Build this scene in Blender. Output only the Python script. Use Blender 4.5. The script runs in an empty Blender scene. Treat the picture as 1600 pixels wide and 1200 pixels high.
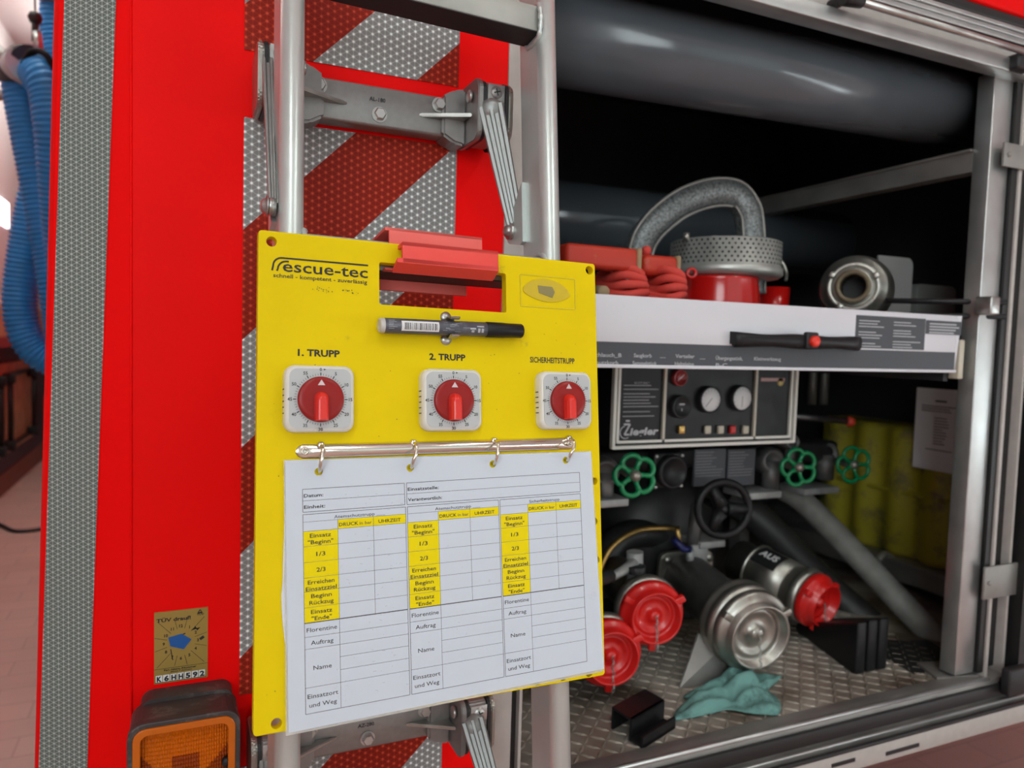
import bpy, bmesh, math, random
from mathutils import Vector, Matrix
random.seed(7)
PI = math.pi
S = bpy.context.scene
COL = S.collection

# ------------------------------------------------------------------ camera
CAM = Vector((0, 0, 1.25)); FPX = 1150.0
def nrm(v): return Vector(v).normalized()
_D = 19450.0
_X = nrm((2600, 10, 1150)); _d = nrm((-.03*_D, _D, 1150)); _d = nrm(_d - _X*_X.dot(_d)); _Z = -_d; _Y = _Z.cross(_X)
RW = Matrix((_X, _Y, _Z))                       # camera (right, down, forward) -> world
def ray(px, py): return RW @ Vector(((px-800)/FPX, (py-600)/FPX, 1.0))
def on_y(px, py, Y): r = ray(px, py); return CAM + r*(Y/r.y)
def on_x(px, py, X): r = ray(px, py); return CAM + r*(X/r.x)
def on_z(px, py, Z): r = ray(px, py); return CAM + r*((Z-CAM.z)/r.z)
cd = bpy.data.cameras.new('camera'); cam = bpy.data.objects.new('camera', cd); COL.objects.link(cam)
mw = Matrix.Identity(4)
for i in range(3):
    mw[i][0] = RW[i][0]; mw[i][1] = -RW[i][1]; mw[i][2] = -RW[i][2]; mw[i][3] = CAM[i]
cam.matrix_world = mw
cd.sensor_width = 36; cd.lens = FPX/1600*36; cd.clip_start = .01
cd.dof.use_dof = True; cd.dof.focus_distance = .70; cd.dof.aperture_fstop = 6.0
S.camera = cam
# ------------------------------------------------------------------ world + exposure
S.view_settings.view_transform = 'Standard'; S.view_settings.look = 'None'
S.view_settings.gamma = 1; S.view_settings.use_curve_mapping = False
S.view_settings.exposure = -0.12
w = bpy.data.worlds.new('world'); S.world = w; w.use_nodes = True
bg = w.node_tree.nodes['Background']; bg.inputs[0].default_value = (.82, .97, .96, 1); bg.inputs[1].default_value = 1.15
LAMP = 19.0
LAMPS = [(-.35, -1.3, 3.36), (1.7, -1.3, 3.36), (-.75, 3.2, 3.36), (-.75, 6.0, 3.36)]

# ------------------------------------------------------------------ materials
MATS = {}
def mat(name, col, rough=.5, metal=0., var=0., vs=30., bump=0., bs=200., dirt=None, ds=8., dt=.55, alpha=1., trans=0., emit=0., coat=0., spec=None):
    if name in MATS: return MATS[name]
    m = bpy.data.materials.new(name); m.use_nodes = True; nt = m.node_tree; N = nt.nodes; L = nt.links
    b = N['Principled BSDF']; b.inputs['Base Color'].default_value = (*col, 1); b.inputs['Roughness'].default_value = rough
    b.inputs['Metallic'].default_value = metal
    if spec is not None: b.inputs['Specular IOR Level'].default_value = spec
    if alpha < 1: b.inputs['Alpha'].default_value = alpha
    if trans: b.inputs['Transmission Weight'].default_value = trans
    if coat: b.inputs['Coat Weight'].default_value = coat; b.inputs['Coat Roughness'].default_value = .08
    if emit: b.inputs['Emission Color'].default_value = (*col, 1); b.inputs['Emission Strength'].default_value = emit
    tc = N.new('ShaderNodeTexCoord')
    cur = None
    if var:
        n = N.new('ShaderNodeTexNoise'); n.inputs['Scale'].default_value = vs; n.inputs['Detail'].default_value = 6
        L.new(tc.outputs['Object'], n.inputs['Vector'])
        r = N.new('ShaderNodeMapRange'); r.inputs[1].default_value = .3; r.inputs[2].default_value = .7
        r.inputs[3].default_value = 1-var; r.inputs[4].default_value = 1+var*.5
        L.new(n.outputs['Fac'], r.inputs[0])
        mx = N.new('ShaderNodeMix'); mx.data_type = 'RGBA'; mx.blend_type = 'MULTIPLY'; mx.inputs[0].default_value = 1
        mx.inputs[6].default_value = (*col, 1); L.new(r.outputs[0], mx.inputs[7]); cur = mx.outputs[2]
        r2 = N.new('ShaderNodeMapRange'); r2.inputs[3].default_value = max(0, rough-.1); r2.inputs[4].default_value = min(1, rough+.12)
        L.new(n.outputs['Fac'], r2.inputs[0]); L.new(r2.outputs[0], b.inputs['Roughness'])
    if dirt:
        n = N.new('ShaderNodeTexNoise'); n.inputs['Scale'].default_value = ds; n.inputs['Detail'].default_value = 10; n.inputs['Roughness'].default_value = .7
        L.new(tc.outputs['Object'], n.inputs['Vector'])
        r = N.new('ShaderNodeMapRange'); r.inputs[1].default_value = dt; r.inputs[2].default_value = dt+.12; r.inputs[4].default_value = .8
        L.new(n.outputs['Fac'], r.inputs[0])
        mx = N.new('ShaderNodeMix'); mx.data_type = 'RGBA'; L.new(r.outputs[0], mx.inputs[0])
        if cur: L.new(cur, mx.inputs[6])
        else: mx.inputs[6].default_value = (*col, 1)
        mx.inputs[7].default_value = (*dirt, 1); cur = mx.outputs[2]
    if cur: L.new(cur, b.inputs['Base Color'])
    if bump:
        n = N.new('ShaderNodeTexNoise'); n.inputs['Scale'].default_value = bs; n.inputs['Detail'].default_value = 4
        L.new(tc.outputs['Object'], n.inputs['Vector'])
        bp = N.new('ShaderNodeBump'); bp.inputs['Strength'].default_value = bump; bp.inputs['Distance'].default_value = .002
        L.new(n.outputs['Fac'], bp.inputs['Height']); L.new(bp.outputs[0], b.inputs['Normal'])
    MATS[name] = m; return m

def math_n(nt, op, a, b=None):
    n = nt.nodes.new('ShaderNodeMath'); n.operation = op
    for i, v in enumerate((a, b)):
        if v is None: continue
        if isinstance(v, (int, float)): n.inputs[i].default_value = v
        else: nt.links.new(v, n.inputs[i])
    return n.outputs[0]

def prism_sheet(name, c_lo, c_hi, stripe=None, pitch=.0088, ax=(1, 0, 0), rough=.45, rot=0., star=1.0, lw=.14):
    """retroreflective sheeting: bright stars on a triangular lattice with fine lines; optional 45 degree stripes"""
    m = bpy.data.materials.new(name); m.use_nodes = True; nt = m.node_tree; N = nt.nodes; L = nt.links
    b = N['Principled BSDF']; b.inputs['Roughness'].default_value = rough; b.inputs['Specular IOR Level'].default_value = .15
    tc = N.new('ShaderNodeTexCoord'); sp = N.new('ShaderNodeSeparateXYZ'); L.new(tc.outputs['Object'], sp.inputs[0])
    x, z = sp.outputs[0], sp.outputs[2]
    tot = None; lines = None
    for k in range(3):
        a = rot + k*PI/3; kk = 2*PI/(pitch*.866)
        ph = math_n(nt, 'ADD', math_n(nt, 'MULTIPLY', x, kk*math.cos(a)), math_n(nt, 'MULTIPLY', z, kk*math.sin(a)))
        c = math_n(nt, 'COSINE', ph); tot = c if tot is None else math_n(nt, 'ADD', tot, c)
        l = math_n(nt, 'GREATER_THAN', c, .93); lines = l if lines is None else math_n(nt, 'MAXIMUM', lines, l)
    r = N.new('ShaderNodeMapRange'); r.inputs[1].default_value = -.9; r.inputs[2].default_value = 2.9; L.new(tot, r.inputs[0])
    f = math_n(nt, 'POWER', r.outputs[0], 3.0)
    f = math_n(nt, 'ADD', math_n(nt, 'MULTIPLY', f, star), math_n(nt, 'MULTIPLY', lines, lw))
    nz = N.new('ShaderNodeTexNoise'); nz.inputs['Scale'].default_value = 7; L.new(tc.outputs['Object'], nz.inputs['Vector'])
    f = math_n(nt, 'MULTIPLY', f, math_n(nt, 'ADD', math_n(nt, 'MULTIPLY', nz.outputs[0], .6), .7))
    def mixc(fac, a_, b_):
        mx = N.new('ShaderNodeMix'); mx.data_type = 'RGBA'; L.new(fac, mx.inputs[0])
        for i, v in ((6, a_), (7, b_)):
            if isinstance(v, tuple): mx.inputs[i].default_value = (*v, 1)
            else: L.new(v, mx.inputs[i])
        return mx.outputs[2]
    col = mixc(f, c_lo, c_hi)
    if stripe:
        off, period, r_lo, r_hi = stripe
        d = math_n(nt, 'SUBTRACT', x, z)
        s = math_n(nt, 'FRACT', math_n(nt, 'DIVIDE', math_n(nt, 'ADD', d, off), period))
        s = math_n(nt, 'GREATER_THAN', s, .5)
        col = mixc(s, col, mixc(f, r_lo, r_hi))
    L.new(col, b.inputs['Base Color'])
    return m

RED = mat('red_truck_paint', (.93, .0015, .0015), .5, bump=.10, bs=260, spec=.10)
ALU = mat('brushed_aluminium', (.55, .57, .56), .38, .85, var=.12, vs=22)
ALUD = mat('dull_dirty_aluminium', (.34, .33, .31), .55, .7, var=.25, vs=14)
ALUP = mat('painted_silver_strip', (.50, .47, .44), .6, .25, var=.08, vs=60, bump=.1, bs=500)
RAILM = mat('anodised_ladder_tube', (.60, .66, .64), .33, .55, var=.08, vs=18)
RAILD = mat('ladder_rung_aluminium', (.42, .43, .40), .5, .6, var=.2, vs=20)
CASTM = mat('grey_cast_aluminium', (.30, .295, .285), .42, .75, var=.10, vs=120, bump=.08, bs=600)
CASTL = mat('polished_cast_edge', (.45, .45, .42), .32, .9, var=.2, vs=40)
BLACK = mat('black_rubber', (.012, .012, .013), .55)
BLKP = mat('black_plastic', (.010, .010, .011), .42, spec=.3, var=.2, vs=40)
SEAL_SHADE = mat('black_seal_and_shade', (.01, .01, .01), .5)  # rubber seals, and the shade coloured onto the rung undersides
DARK = mat('dark_grey_locker_lining', (.035, .035, .038), .6, var=.3, vs=6)
STEEL = mat('zinc_steel', (.5, .5, .48), .35, .9, var=.2, vs=30)
NICK = mat('nickel_plate', (.72, .68, .60), .18, 1.)
YEL = mat('yellow_board_plastic', (.80, .60, .001), .5, spec=.12, var=.05, vs=12, dirt=(.42, .33, .03), ds=26, dt=.66, bump=.05, bs=300)
WHT = mat('white_plastic', (.74, .73, .66), .35, dirt=(.35, .34, .30), ds=50, dt=.68)
FACE = mat('silver_white_dial_face', (.50, .52, .52), .4, dirt=(.25, .25, .23), ds=60, dt=.68)
TRED = mat('dark_red_dial', (.30, .012, .010), .35, spec=.3, var=.08, vs=60)
KRED = mat('bright_red_knob', (.75, .03, .02), .25)
PAPER = mat('white_form_paper', (.60, .655, .73), .45, dirt=(.48, .51, .56), ds=30, dt=.64)
PAPER2 = mat('white_paper_behind', (.72, .74, .78), .5)
INK = mat('black_ink', (.015, .015, .015), .6)
INKG = mat('grey_ink', (.04, .04, .045), .6)
INKR = mat('form_line_ink', (.10, .10, .11), .6)
FYEL = mat('form_yellow_cell', (.84, .68, .001), .5, spec=.15)
HOOKR = mat('pink_red_printed_plastic', (.85, .07, .055), .45)
BLUE = mat('blue_hose_rubber', (.015, .27, .66), .45, var=.15, vs=20)
WHITEP = mat('white_tray_lacquer', (.66, .66, .70), .35, dirt=(.4, .4, .42), ds=20, dt=.68)
LBL = mat('charcoal_label', (.05, .055, .065), .5)
LBLT = mat('pale_label_print', (.42, .43, .45), .6)
WHITEM = mat('white_print', (.75, .75, .75), .6)
CAPR = mat('red_coupling_lacquer', (.62, .012, .01), .3, dirt=(.25, .08, .07), ds=40, dt=.62, coat=.2)
CALU = mat('worn_coupling_aluminium', (.42, .41, .37), .36, .9, var=.3, vs=25, dirt=(.24, .2, .16), ds=18, dt=.6)
PIPE = mat('dark_grey_pvc', (.10, .115, .13), .17, var=.12, vs=5)
HOSEG = mat('grey_suction_hose', (.21, .21, .19), .6, var=.3, vs=30)
GREENW = mat('green_handwheel_lacquer', (.0, .20, .065), .25)
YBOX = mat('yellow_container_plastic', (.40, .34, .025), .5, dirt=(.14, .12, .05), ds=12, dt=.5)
TEAL = mat('teal_cleaning_cloth', (.16, .35, .32), .85, dirt=(.06, .13, .12), ds=20, dt=.52, bump=.4, bs=400)
AMBER = mat('amber_lens', (.60, .13, .001), .2, spec=.4)
AMBERD = mat('dark_amber_lens', (.30, .045, .001), .2, spec=.4)
LHOUS = mat('worn_black_lamp_housing', (.045, .038, .036), .5, dirt=(.13, .11, .10), ds=45, dt=.5)
WOOD = mat('pale_wood_board', (.66, .38, .19), .55, var=.3, vs=9)
GOLD = mat('gold_inspection_sticker', (.36, .25, .055), .4, .3)
SBLUE = mat('blue_sticker', (.0, .09, .34), .4)
MESH = mat('galvanised_woven_mesh', (.26, .28, .28), .5, .6, var=.7, vs=240)
REDR = mat('red_rope', (.62, .055, .04), .75, bump=.5, bs=700)
REDL = mat('red_leather_strap', (.48, .03, .012), .5, dirt=(.5, .12, .05), ds=40, dt=.6)
WOODG = mat('worn_wood_toggle', (.32, .22, .12), .7)
POTR = mat('red_enamel', (.55, .008, .006), .18, coat=.3)
BRASS = mat('brass', (.55, .36, .12), .35, .9)
CREAM = mat('cream_plastic', (.55, .50, .40), .4)
WALLM = mat('pinkish_white_plaster', (.74, .65, .66), .9, bump=.1, bs=60)
PURP = mat('mauve_wall_paint', (.10, .07, .10), .7)
DRED = mat('dark_red_ledge', (.26, .035, .04), .6)
BASE = mat('terracotta_skirting', (.30, .11, .08), .7, dirt=(.4, .25, .2), ds=12, dt=.6)
SHEET = prism_sheet('warning_sheeting', (.24, .24, .235), (.95, .98, .97), (1.423+.236, .236, (.24, .012, .004), (.62, .07, .03)), .0082)
CONT = prism_sheet('grey_contour_sheeting', (.14, .165, .15), (.52, .58, .55), None, .0056, star=.5, lw=.5)

# diamond plate
def tread():
    m = bpy.data.materials.new('tread_plate'); m.use_nodes = True; nt = m.node_tree; N = nt.nodes; L = nt.links
    b = N['Principled BSDF']; b.inputs['Metallic'].default_value = .3; b.inputs['Roughness'].default_value = .5
    tc = N.new('ShaderNodeTexCoord'); n = N.new('ShaderNodeTexNoise'); n.inputs['Scale'].default_value = 7; n.inputs['Detail'].default_value = 8
    L.new(tc.outputs['Object'], n.inputs['Vector'])
    cr = N.new('ShaderNodeValToRGB'); cr.color_ramp.elements[0].position = .35; cr.color_ramp.elements[0].color = (.12, .09, .065, 1)
    cr.color_ramp.elements[1].position = .62; cr.color_ramp.elements[1].color = (.46, .42, .36, 1)
    L.new(n.outputs['Fac'], cr.inputs[0]); L.new(cr.outputs[0], b.inputs['Base Color'])
    return m
TREAD = tread()
def floor_mat():
    m = bpy.data.materials.new('reddish_floor_tiles'); m.use_nodes = True; nt = m.node_tree; N = nt.nodes; L = nt.links
    b = N['Principled BSDF']; b.inputs['Roughness'].default_value = .35
    tc = N.new('ShaderNodeTexCoord'); br = N.new('ShaderNodeTexBrick'); br.inputs['Scale'].default_value = 1
    br.inputs['Brick Width'].default_value = .24; br.inputs['Row Height'].default_value = .12; br.inputs['Mortar Size'].default_value = .003
    br.inputs['Color1'].default_value = (.62, .40, .35, 1); br.inputs['Color2'].default_value = (.68, .44, .38, 1); br.inputs['Mortar'].default_value = (.5, .32, .28, 1)
    L.new(tc.outputs['Object'], br.inputs['Vector'])
    n = N.new('ShaderNodeTexNoise'); n.inputs['Scale'].default_value = 5; n.inputs['Detail'].default_value = 8; L.new(tc.outputs['Object'], n.inputs['Vector'])
    mx = N.new('ShaderNodeMix'); mx.data_type = 'RGBA'; mx.blend_type = 'MULTIPLY'; mx.inputs[0].default_value = .2
    L.new(br.outputs[0], mx.inputs[6]); L.new(n.outputs[0], mx.inputs[7]); L.new(mx.outputs[2], b.inputs['Base Color'])
    return m
FLOORM = floor_mat()

# ------------------------------------------------------------------ mesh helpers
def BM(): return bmesh.new()
def T(x=0, y=0, z=0): return Matrix.Translation((x, y, z))
def RZ(a): return Matrix.Rotation(a, 4, 'Z')
def RX(a): return Matrix.Rotation(a, 4, 'X')
def RY(a): return Matrix.Rotation(a, 4, 'Y')
def frame(o, ez, up=(0, 0, 1)):
    ez = nrm(ez); up = Vector(up)
    if abs(ez.dot(up)) > .97: up = Vector((0, 1, 0))
    ex = up.cross(ez).normalized(); ey = ez.cross(ex)
    m = Matrix.Identity(4)
    for i in range(3): m[i][0] = ex[i]; m[i][1] = ey[i]; m[i][2] = ez[i]; m[i][3] = o[i]
    return m
I4 = Matrix.Identity(4)
def quadf(bm, vs, mi=0, smooth=False):
    try:
        f = bm.faces.new(vs); f.material_index = mi; f.smooth = smooth; return f
    except ValueError: return None
def box(bm, x0, x1, y0, y1, z0, z1, M=I4, mi=0, bev=0, seg=2):
    t = BM()
    v = [t.verts.new((x, y, z)) for x in (x0, x1) for y in (y0, y1) for z in (z0, z1)]
    for f in ((0, 1, 3, 2), (4, 6, 7, 5), (0, 4, 5, 1), (2, 3, 7, 6), (0, 2, 6, 4), (1, 5, 7, 3)): t.faces.new([v[i] for i in f])
    bmesh.ops.recalc_face_normals(t, faces=t.faces)
    if bev: bmesh.ops.bevel(t, geom=t.edges[:], offset=bev, segments=seg, affect='EDGES', profile=.5, clamp_overlap=True)
    join(bm, t, M, mi, smooth=bool(bev))
def join(bm, t, M=I4, mi=0, smooth=False, keep=False):
    mp = {v: bm.verts.new(M @ v.co) for v in t.verts}
    for f in t.faces:
        try:
            nf = bm.faces.new([mp[v] for v in f.verts]); nf.material_index = f.material_index if keep else mi; nf.smooth = f.smooth if keep else smooth
        except ValueError: pass
    t.free()
def lathe(bm, prof, seg=32, M=I4, mi=0, smooth=True, sx=1, sy=1, close=False):
    rings = []
    for r, z in prof:
        if r < 1e-6: rings.append([bm.verts.new(M @ Vector((0, 0, z)))])
        else: rings.append([bm.verts.new(M @ Vector((r*sx*math.cos(2*PI*k/seg), r*sy*math.sin(2*PI*k/seg), z))) for k in range(seg)])
    prs = list(zip(rings, rings[1:]))
    if close: prs.append((rings[-1], rings[0]))
    for a, b in prs:
        for k in range(seg):
            k2 = (k+1) % seg
            if len(a) == 1 and len(b) == 1: continue
            if len(a) == 1: quadf(bm, (a[0], b[k], b[k2]), mi, smooth)
            elif len(b) == 1: quadf(bm, (a[k], b[0], a[k2]), mi, smooth)
            else: quadf(bm, (a[k], b[k], b[k2], a[k2]), mi, smooth)
def cyl(bm, p, q, r, seg=20, mi=0, r2=None, bev=0):
    p = Vector(p); q = Vector(q); L = (q-p).length; r2 = r if r2 is None else r2
    M = frame(p, q-p)
    pr = [(0, 0), (r-bev, 0), (r, bev), (r2, L-bev), (r2-bev, L), (0, L)] if bev else [(0, 0), (r, 0), (r2, L), (0, L)]
    lathe(bm, pr, seg, M, mi)
def tube(bm, pts, r, seg=12, mi=0, closed=False, cap=True, sx=1., sy=1., up=(0, 0, 1)):
    pts = [Vector(p) for p in pts]; n = len(pts); rings = []
    rr = r if isinstance(r, (list, tuple)) else [r]*n
    prev = None
    for i, p in enumerate(pts):
        if closed: t = pts[(i+1) % n]-pts[i-1]
        else: t = pts[min(i+1, n-1)]-pts[max(i-1, 0)]
        t.normalize()
        if prev is None:
            u = Vector(up)
            if abs(u.dot(t)) > .95: u = Vector((1, 0, 0)) if abs(t.x) < .9 else Vector((0, 1, 0))
            ex = (u - t*u.dot(t)).normalized()
        else: ex = (prev - t*prev.dot(t)).normalized()
        prev = ex; ey = t.cross(ex)
        rings.append([bm.verts.new(p + ex*rr[i]*sx*math.cos(2*PI*k/seg) + ey*rr[i]*sy*math.sin(2*PI*k/seg)) for k in range(seg)])
    prs = list(zip(rings, rings[1:]))
    if closed: prs.append((rings[-1], rings[0]))
    for a, b in prs:
        for k in range(seg): quadf(bm, (a[k], a[(k+1) % seg], b[(k+1) % seg], b[k]), mi, True)
    if cap and not closed:
        quadf(bm, rings[0][::-1], mi); quadf(bm, rings[-1], mi)
def smooth_path(pts, n=8, closed=False):
    pts = [Vector(p) for p in pts]; out = []; m = len(pts)
    for i in range(m if closed else m-1):
        if closed: a, b, c, d = pts[i-1], pts[i], pts[(i+1) % m], pts[(i+2) % m]
        else: a, b, c, d = pts[max(i-1, 0)], pts[i], pts[i+1], pts[min(i+2, m-1)]
        for k in range(n):
            t = k/n
            out.append(.5*((2*b)+(c-a)*t+(2*a-5*b+4*c-d)*t*t+(3*b-a-3*c+d)*t**3))
    if not closed: out.append(pts[-1])
    return out
def resample(pts, step):
    out = [pts[0].copy()]; acc = 0
    for a, b in zip(pts, pts[1:]):
        L = (b-a).length; d = step-acc
        while d <= L:
            out.append(a.lerp(b, d/L)); d += step
        acc = L-(d-step)
    return out
def prism(bm, poly, z0, z1, M=I4, mi=0, bev=0):
    t = BM(); a = [t.verts.new((x, y, z0)) for x, y in poly]; b = [t.verts.new((x, y, z1)) for x, y in poly]; n = len(poly)
    t.faces.new(a[::-1]); t.faces.new(b)
    for k in range(n): t.faces.new((a[k], a[(k+1) % n], b[(k+1) % n], b[k]))
    bmesh.ops.recalc_face_normals(t, faces=t.faces)
    if bev: bmesh.ops.bevel(t, geom=t.edges[:], offset=bev, segments=2, affect='EDGES', clamp_overlap=True)
    join(bm, t, M, mi, smooth=False)
def rrect(x0, x1, y0, y1, r, n=6):
    out = []
    for cx, cy, a in ((x1-r, y1-r, 0), (x0+r, y1-r, PI/2), (x0+r, y0+r, PI), (x1-r, y0+r, 1.5*PI)):
        for k in range(n+1): out.append((cx+r*math.cos(a+k*PI/2/n), cy+r*math.sin(a+k*PI/2/n)))
    return out
def circ(cx, cy, r, n=24): return [(cx+r*math.cos(2*PI*k/n), cy+r*math.sin(2*PI*k/n)) for k in range(n)]
def plate(bm, outer, holes, z0, z1, M=I4, mi=0, bev=0.):
    """flat plate with real holes"""
    cu = bpy.data.curves.new('t', 'CURVE'); cu.dimensions = '2D'; cu.fill_mode = 'BOTH'
    for lp in [outer]+holes:
        s = cu.splines.new('POLY'); s.points.add(len(lp)-1); s.use_cyclic_u = True
        for i, (x, y) in enumerate(lp): s.points[i].co = (x, y, 0, 1)
    cu.extrude = (z1-z0)/2-bev; cu.bevel_depth = bev; cu.bevel_resolution = 1
    if bev: cu.offset = -bev
    o = bpy.data.objects.new('t', cu); me = o.to_mesh(); t = BM(); t.from_mesh(me); o.to_mesh_clear()
    bpy.data.objects.remove(o); bpy.data.curves.remove(cu)
    bmesh.ops.remove_doubles(t, verts=t.verts, dist=1e-6)
    join(bm, t, M @ T(0, 0, (z0+z1)/2), mi)
def txt(bm, s, x, y, size, M=I4, mi=0, w=None, al='LEFT', bold=0., shear=0., sp=1.):
    """lettering; size = cap height; w = fitted width"""
    cu = bpy.data.curves.new('t', 'FONT'); cu.body = s; cu.size = 1; cu.resolution_u = 2; cu.offset = bold; cu.shear = shear; cu.space_character = sp
    o = bpy.data.objects.new('t', cu); me = o.to_mesh(); t = BM(); t.from_mesh(me); o.to_mesh_clear()
    bpy.data.objects.remove(o); bpy.data.curves.remove(cu)
    if not t.verts: t.free(); return
    x0 = min(v.co.x for v in t.verts); x1 = max(v.co.x for v in t.verts)
    sy = size/.70; sx = sy if w is None else w/(x1-x0)
    wd = (x1-x0)*sx; ox = {'LEFT': 0, 'CENTER': -wd/2, 'RIGHT': -wd}[al]
    join(bm, t, M @ T(x+ox, y, 0) @ Matrix.Diagonal((sx, sy, 1, 1)) @ T(-x0, 0, 0), mi)
def rect(bm, x0, x1, y0, y1, M=I4, mi=0, z=0.):
    quadf(bm, [bm.verts.new(M @ Vector(p)) for p in ((x0, y0, z), (x1, y0, z), (x1, y1, z), (x0, y1, z))], mi)
def line(bm, x0, y0, x1, y1, wd, M=I4, mi=0, z=0.):
    d = Vector((x1-x0, y1-y0)); n = Vector((-d.y, d.x)).normalized()*wd/2
    quadf(bm, [bm.verts.new(M @ Vector((a, b, z))) for a, b in ((x0-n.x, y0-n.y), (x1-n.x, y1-n.y), (x1+n.x, y1+n.y), (x0+n.x, y0+n.y))], mi)
def tag(o, label=None, cat=None, group=None, kind=None):
    if label: o['label'] = label
    if cat: o['category'] = cat
    if group: o['group'] = group
    if kind: o['kind'] = kind
    return o
def thing(name, label, cat, loc=(0, 0, 0), group=None):
    o = bpy.data.objects.new(name, None); COL.objects.link(o); o.location = loc; o.empty_display_size = .05
    return tag(o, label, cat, group)
def org(o):
    v = Vector(o.location)
    while o.parent: o = o.parent; v += Vector(o.location)
    return v
def obj(name, bm, m, parent=None, kind=None, label=None):
    """bm holds world coordinates; they are stored relative to the parent"""
    bmesh.ops.recalc_face_normals(bm, faces=bm.faces) if kind != 'flat' else None
    off = org(parent) if parent else Vector((0, 0, 0))
    c = Vector((0, 0, 0))
    me = bpy.data.meshes.new(name); bm.verts.ensure_lookup_table()
    if parent is not None:
        for v in bm.verts: v.co -= off
    else:
        n = len(bm.verts); xs = [v.co for v in bm.verts]
        c = Vector(((min(v.x for v in xs)+max(v.x for v in xs))/2, (min(v.y for v in xs)+max(v.y for v in xs))/2, min(v.z for v in xs)))
        for v in bm.verts: v.co -= c
    bm.to_mesh(me); bm.free()
    for mm in (m if isinstance(m, list) else [m]): me.materials.append(mm)
    o = bpy.data.objects.new(name, me); COL.objects.link(o); o.location = c
    if parent is not None: o.parent = parent
    if label: o['label'] = label
    return o
def struct(name, bm, m):
    o = obj(name, bm, m); o['kind'] = 'structure'; return o
def copy_tree(o, parent=None):
    c = o.copy(); COL.objects.link(c); c.parent = parent
    for ch in list(o.children): copy_tree(ch, c)
    return c

# ================================================================== SETTING
def slab(x0, x1, y0, y1, z0, z1): b = BM(); box(b, x0, x1, y0, y1, z0, z1); return b
struct('floor', slab(-1.4, 6, -8, 11, -.1, 0), FLOORM)
struct('ceiling', slab(-1.4, 6, -8, 11, 3.47, 3.57), WALLM)
struct('wall_left', slab(-1.4, -1.25, -8, 11, 0, 3.47), WALLM)
struct('wall_right', slab(5.9, 6, -8, 11, 0, 3.47), WALLM)
struct('wall_far', slab(-1.25, 5.9, 10.9, 11, 0, 3.47), WALLM)
struct('baseboard_left', slab(-1.25, -1.235, -3, 10.9, 0, .16), BASE)
struct('trim_1', slab(-1.25, -1.24, 3, 10.9, .16, 1.10), PURP)
struct('trim_2', slab(-1.25, -1.13, 3, 10.9, 1.10, 1.17), DRED)
for n_, (yy0, yy1) in enumerate(((3.5, 4.6), )):
    b = BM(); q0 = on_x(-12, 342, -1.24); q1 = on_x(13, 318, -1.24); box(b, -1.25, -1.235, min(q0.y, q1.y), max(q0.y, q1.y), q0.z, q1.z)
    o = struct('window_1', b, mat('bright_daylight_pane', (.95, .97, 1), .3, emit=4))
for k, (X0, X1, y0, y1, z0, z1) in enumerate(((5.86, 5.89, -7.6, -.9, .50, .82), (-1.24, -1.22, -3.9, -1.2, 1.3, 2.6))):  # low right-hand band added out of view to lay a streak on storage tube
    b = BM(); box(b, X0, X1, y0, y1, z0, z1)
    for q in range(5):
        yy = y0+(y1-y0)*q/4; box(b, min(X0, X1)-.02, max(X0, X1)+.02, yy-.025, yy+.025, z0-.04, z1+.04, mi=1)
    box(b, X0-.02, X1+.02, y0, y1, z0-.04, z0, mi=1); box(b, X0-.02, X1+.02, y0, y1, z1, z1+.04, mi=1)
    struct('window_%d' % (k+2), b, [mat('daylit_window_pane_%d' % k, (.86, .97, 1), .3, emit=(13, 8)[k]), WHT])
bw = slab(-1.25, -1.20, 3, 10.9, 1.17, 1.40)
tag(obj('wall_rail', bw, WOOD), 'pale wooden rail board mounted along the garage wall above the red ledge', 'board')
def wall_tools():
    bd = BM(); box(bd, -1.239, -1.215, 4.2, 7.6, .30, .97, bev=.003)
    t = thing('tool_board', 'wooden wall panel with black tool brackets behind the truck', 'board', (-1.23, 6, .30))
    obj('panel', bd, WOOD, t)
    for yy in (5.05, 6.05, 6.35, 7.25):
        b = BM(); x = -1.17
        tube(b, [(x, yy, .36), (x, yy, .88)], .02, 10)
        box(b, -1.215, x+.03, yy-.04, yy+.04, .83, .90, bev=.006); box(b, -1.215, x+.03, yy-.04, yy+.04, .34, .41, bev=.006)
        obj('bracket', b, BLKP, t, label='black bracket')
    b = BM(); box(b, -1.215, -1.19, 5.05, 6.05, .87, .90); box(b, -1.215, -1.19, 6.35, 7.25, .87, .90); box(b, -1.215, -1.19, 6.35, 7.25, .34, .36)
    obj('hanging_bar', b, BLKP, t)
    b = BM(); box(b, -1.2, -1.1, 7.9, 8.0, .20, .62, bev=.01)
    tag(obj('fire_extinguisher_case', b, RED), 'narrow red upright case near the far end of the garage wall', 'case')
wall_tools()
b = BM(); pts = smooth_path([Vector((-1.2, 4.6, .012)), on_z(-30, 812, .012), on_z(0, 820, .012), on_z(20, 829, .012), on_z(45, 829, .012), on_z(75, 824, .012), on_z(120, 812, .012), Vector((.3, 4.2, .012)), Vector((.9, 4.6, .012))], 8)
tube(b, pts, .011, 8); tag(obj('floor_cable', b, BLACK), 'thin black cable lying on the tiled floor left of the truck', 'cable')

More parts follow.
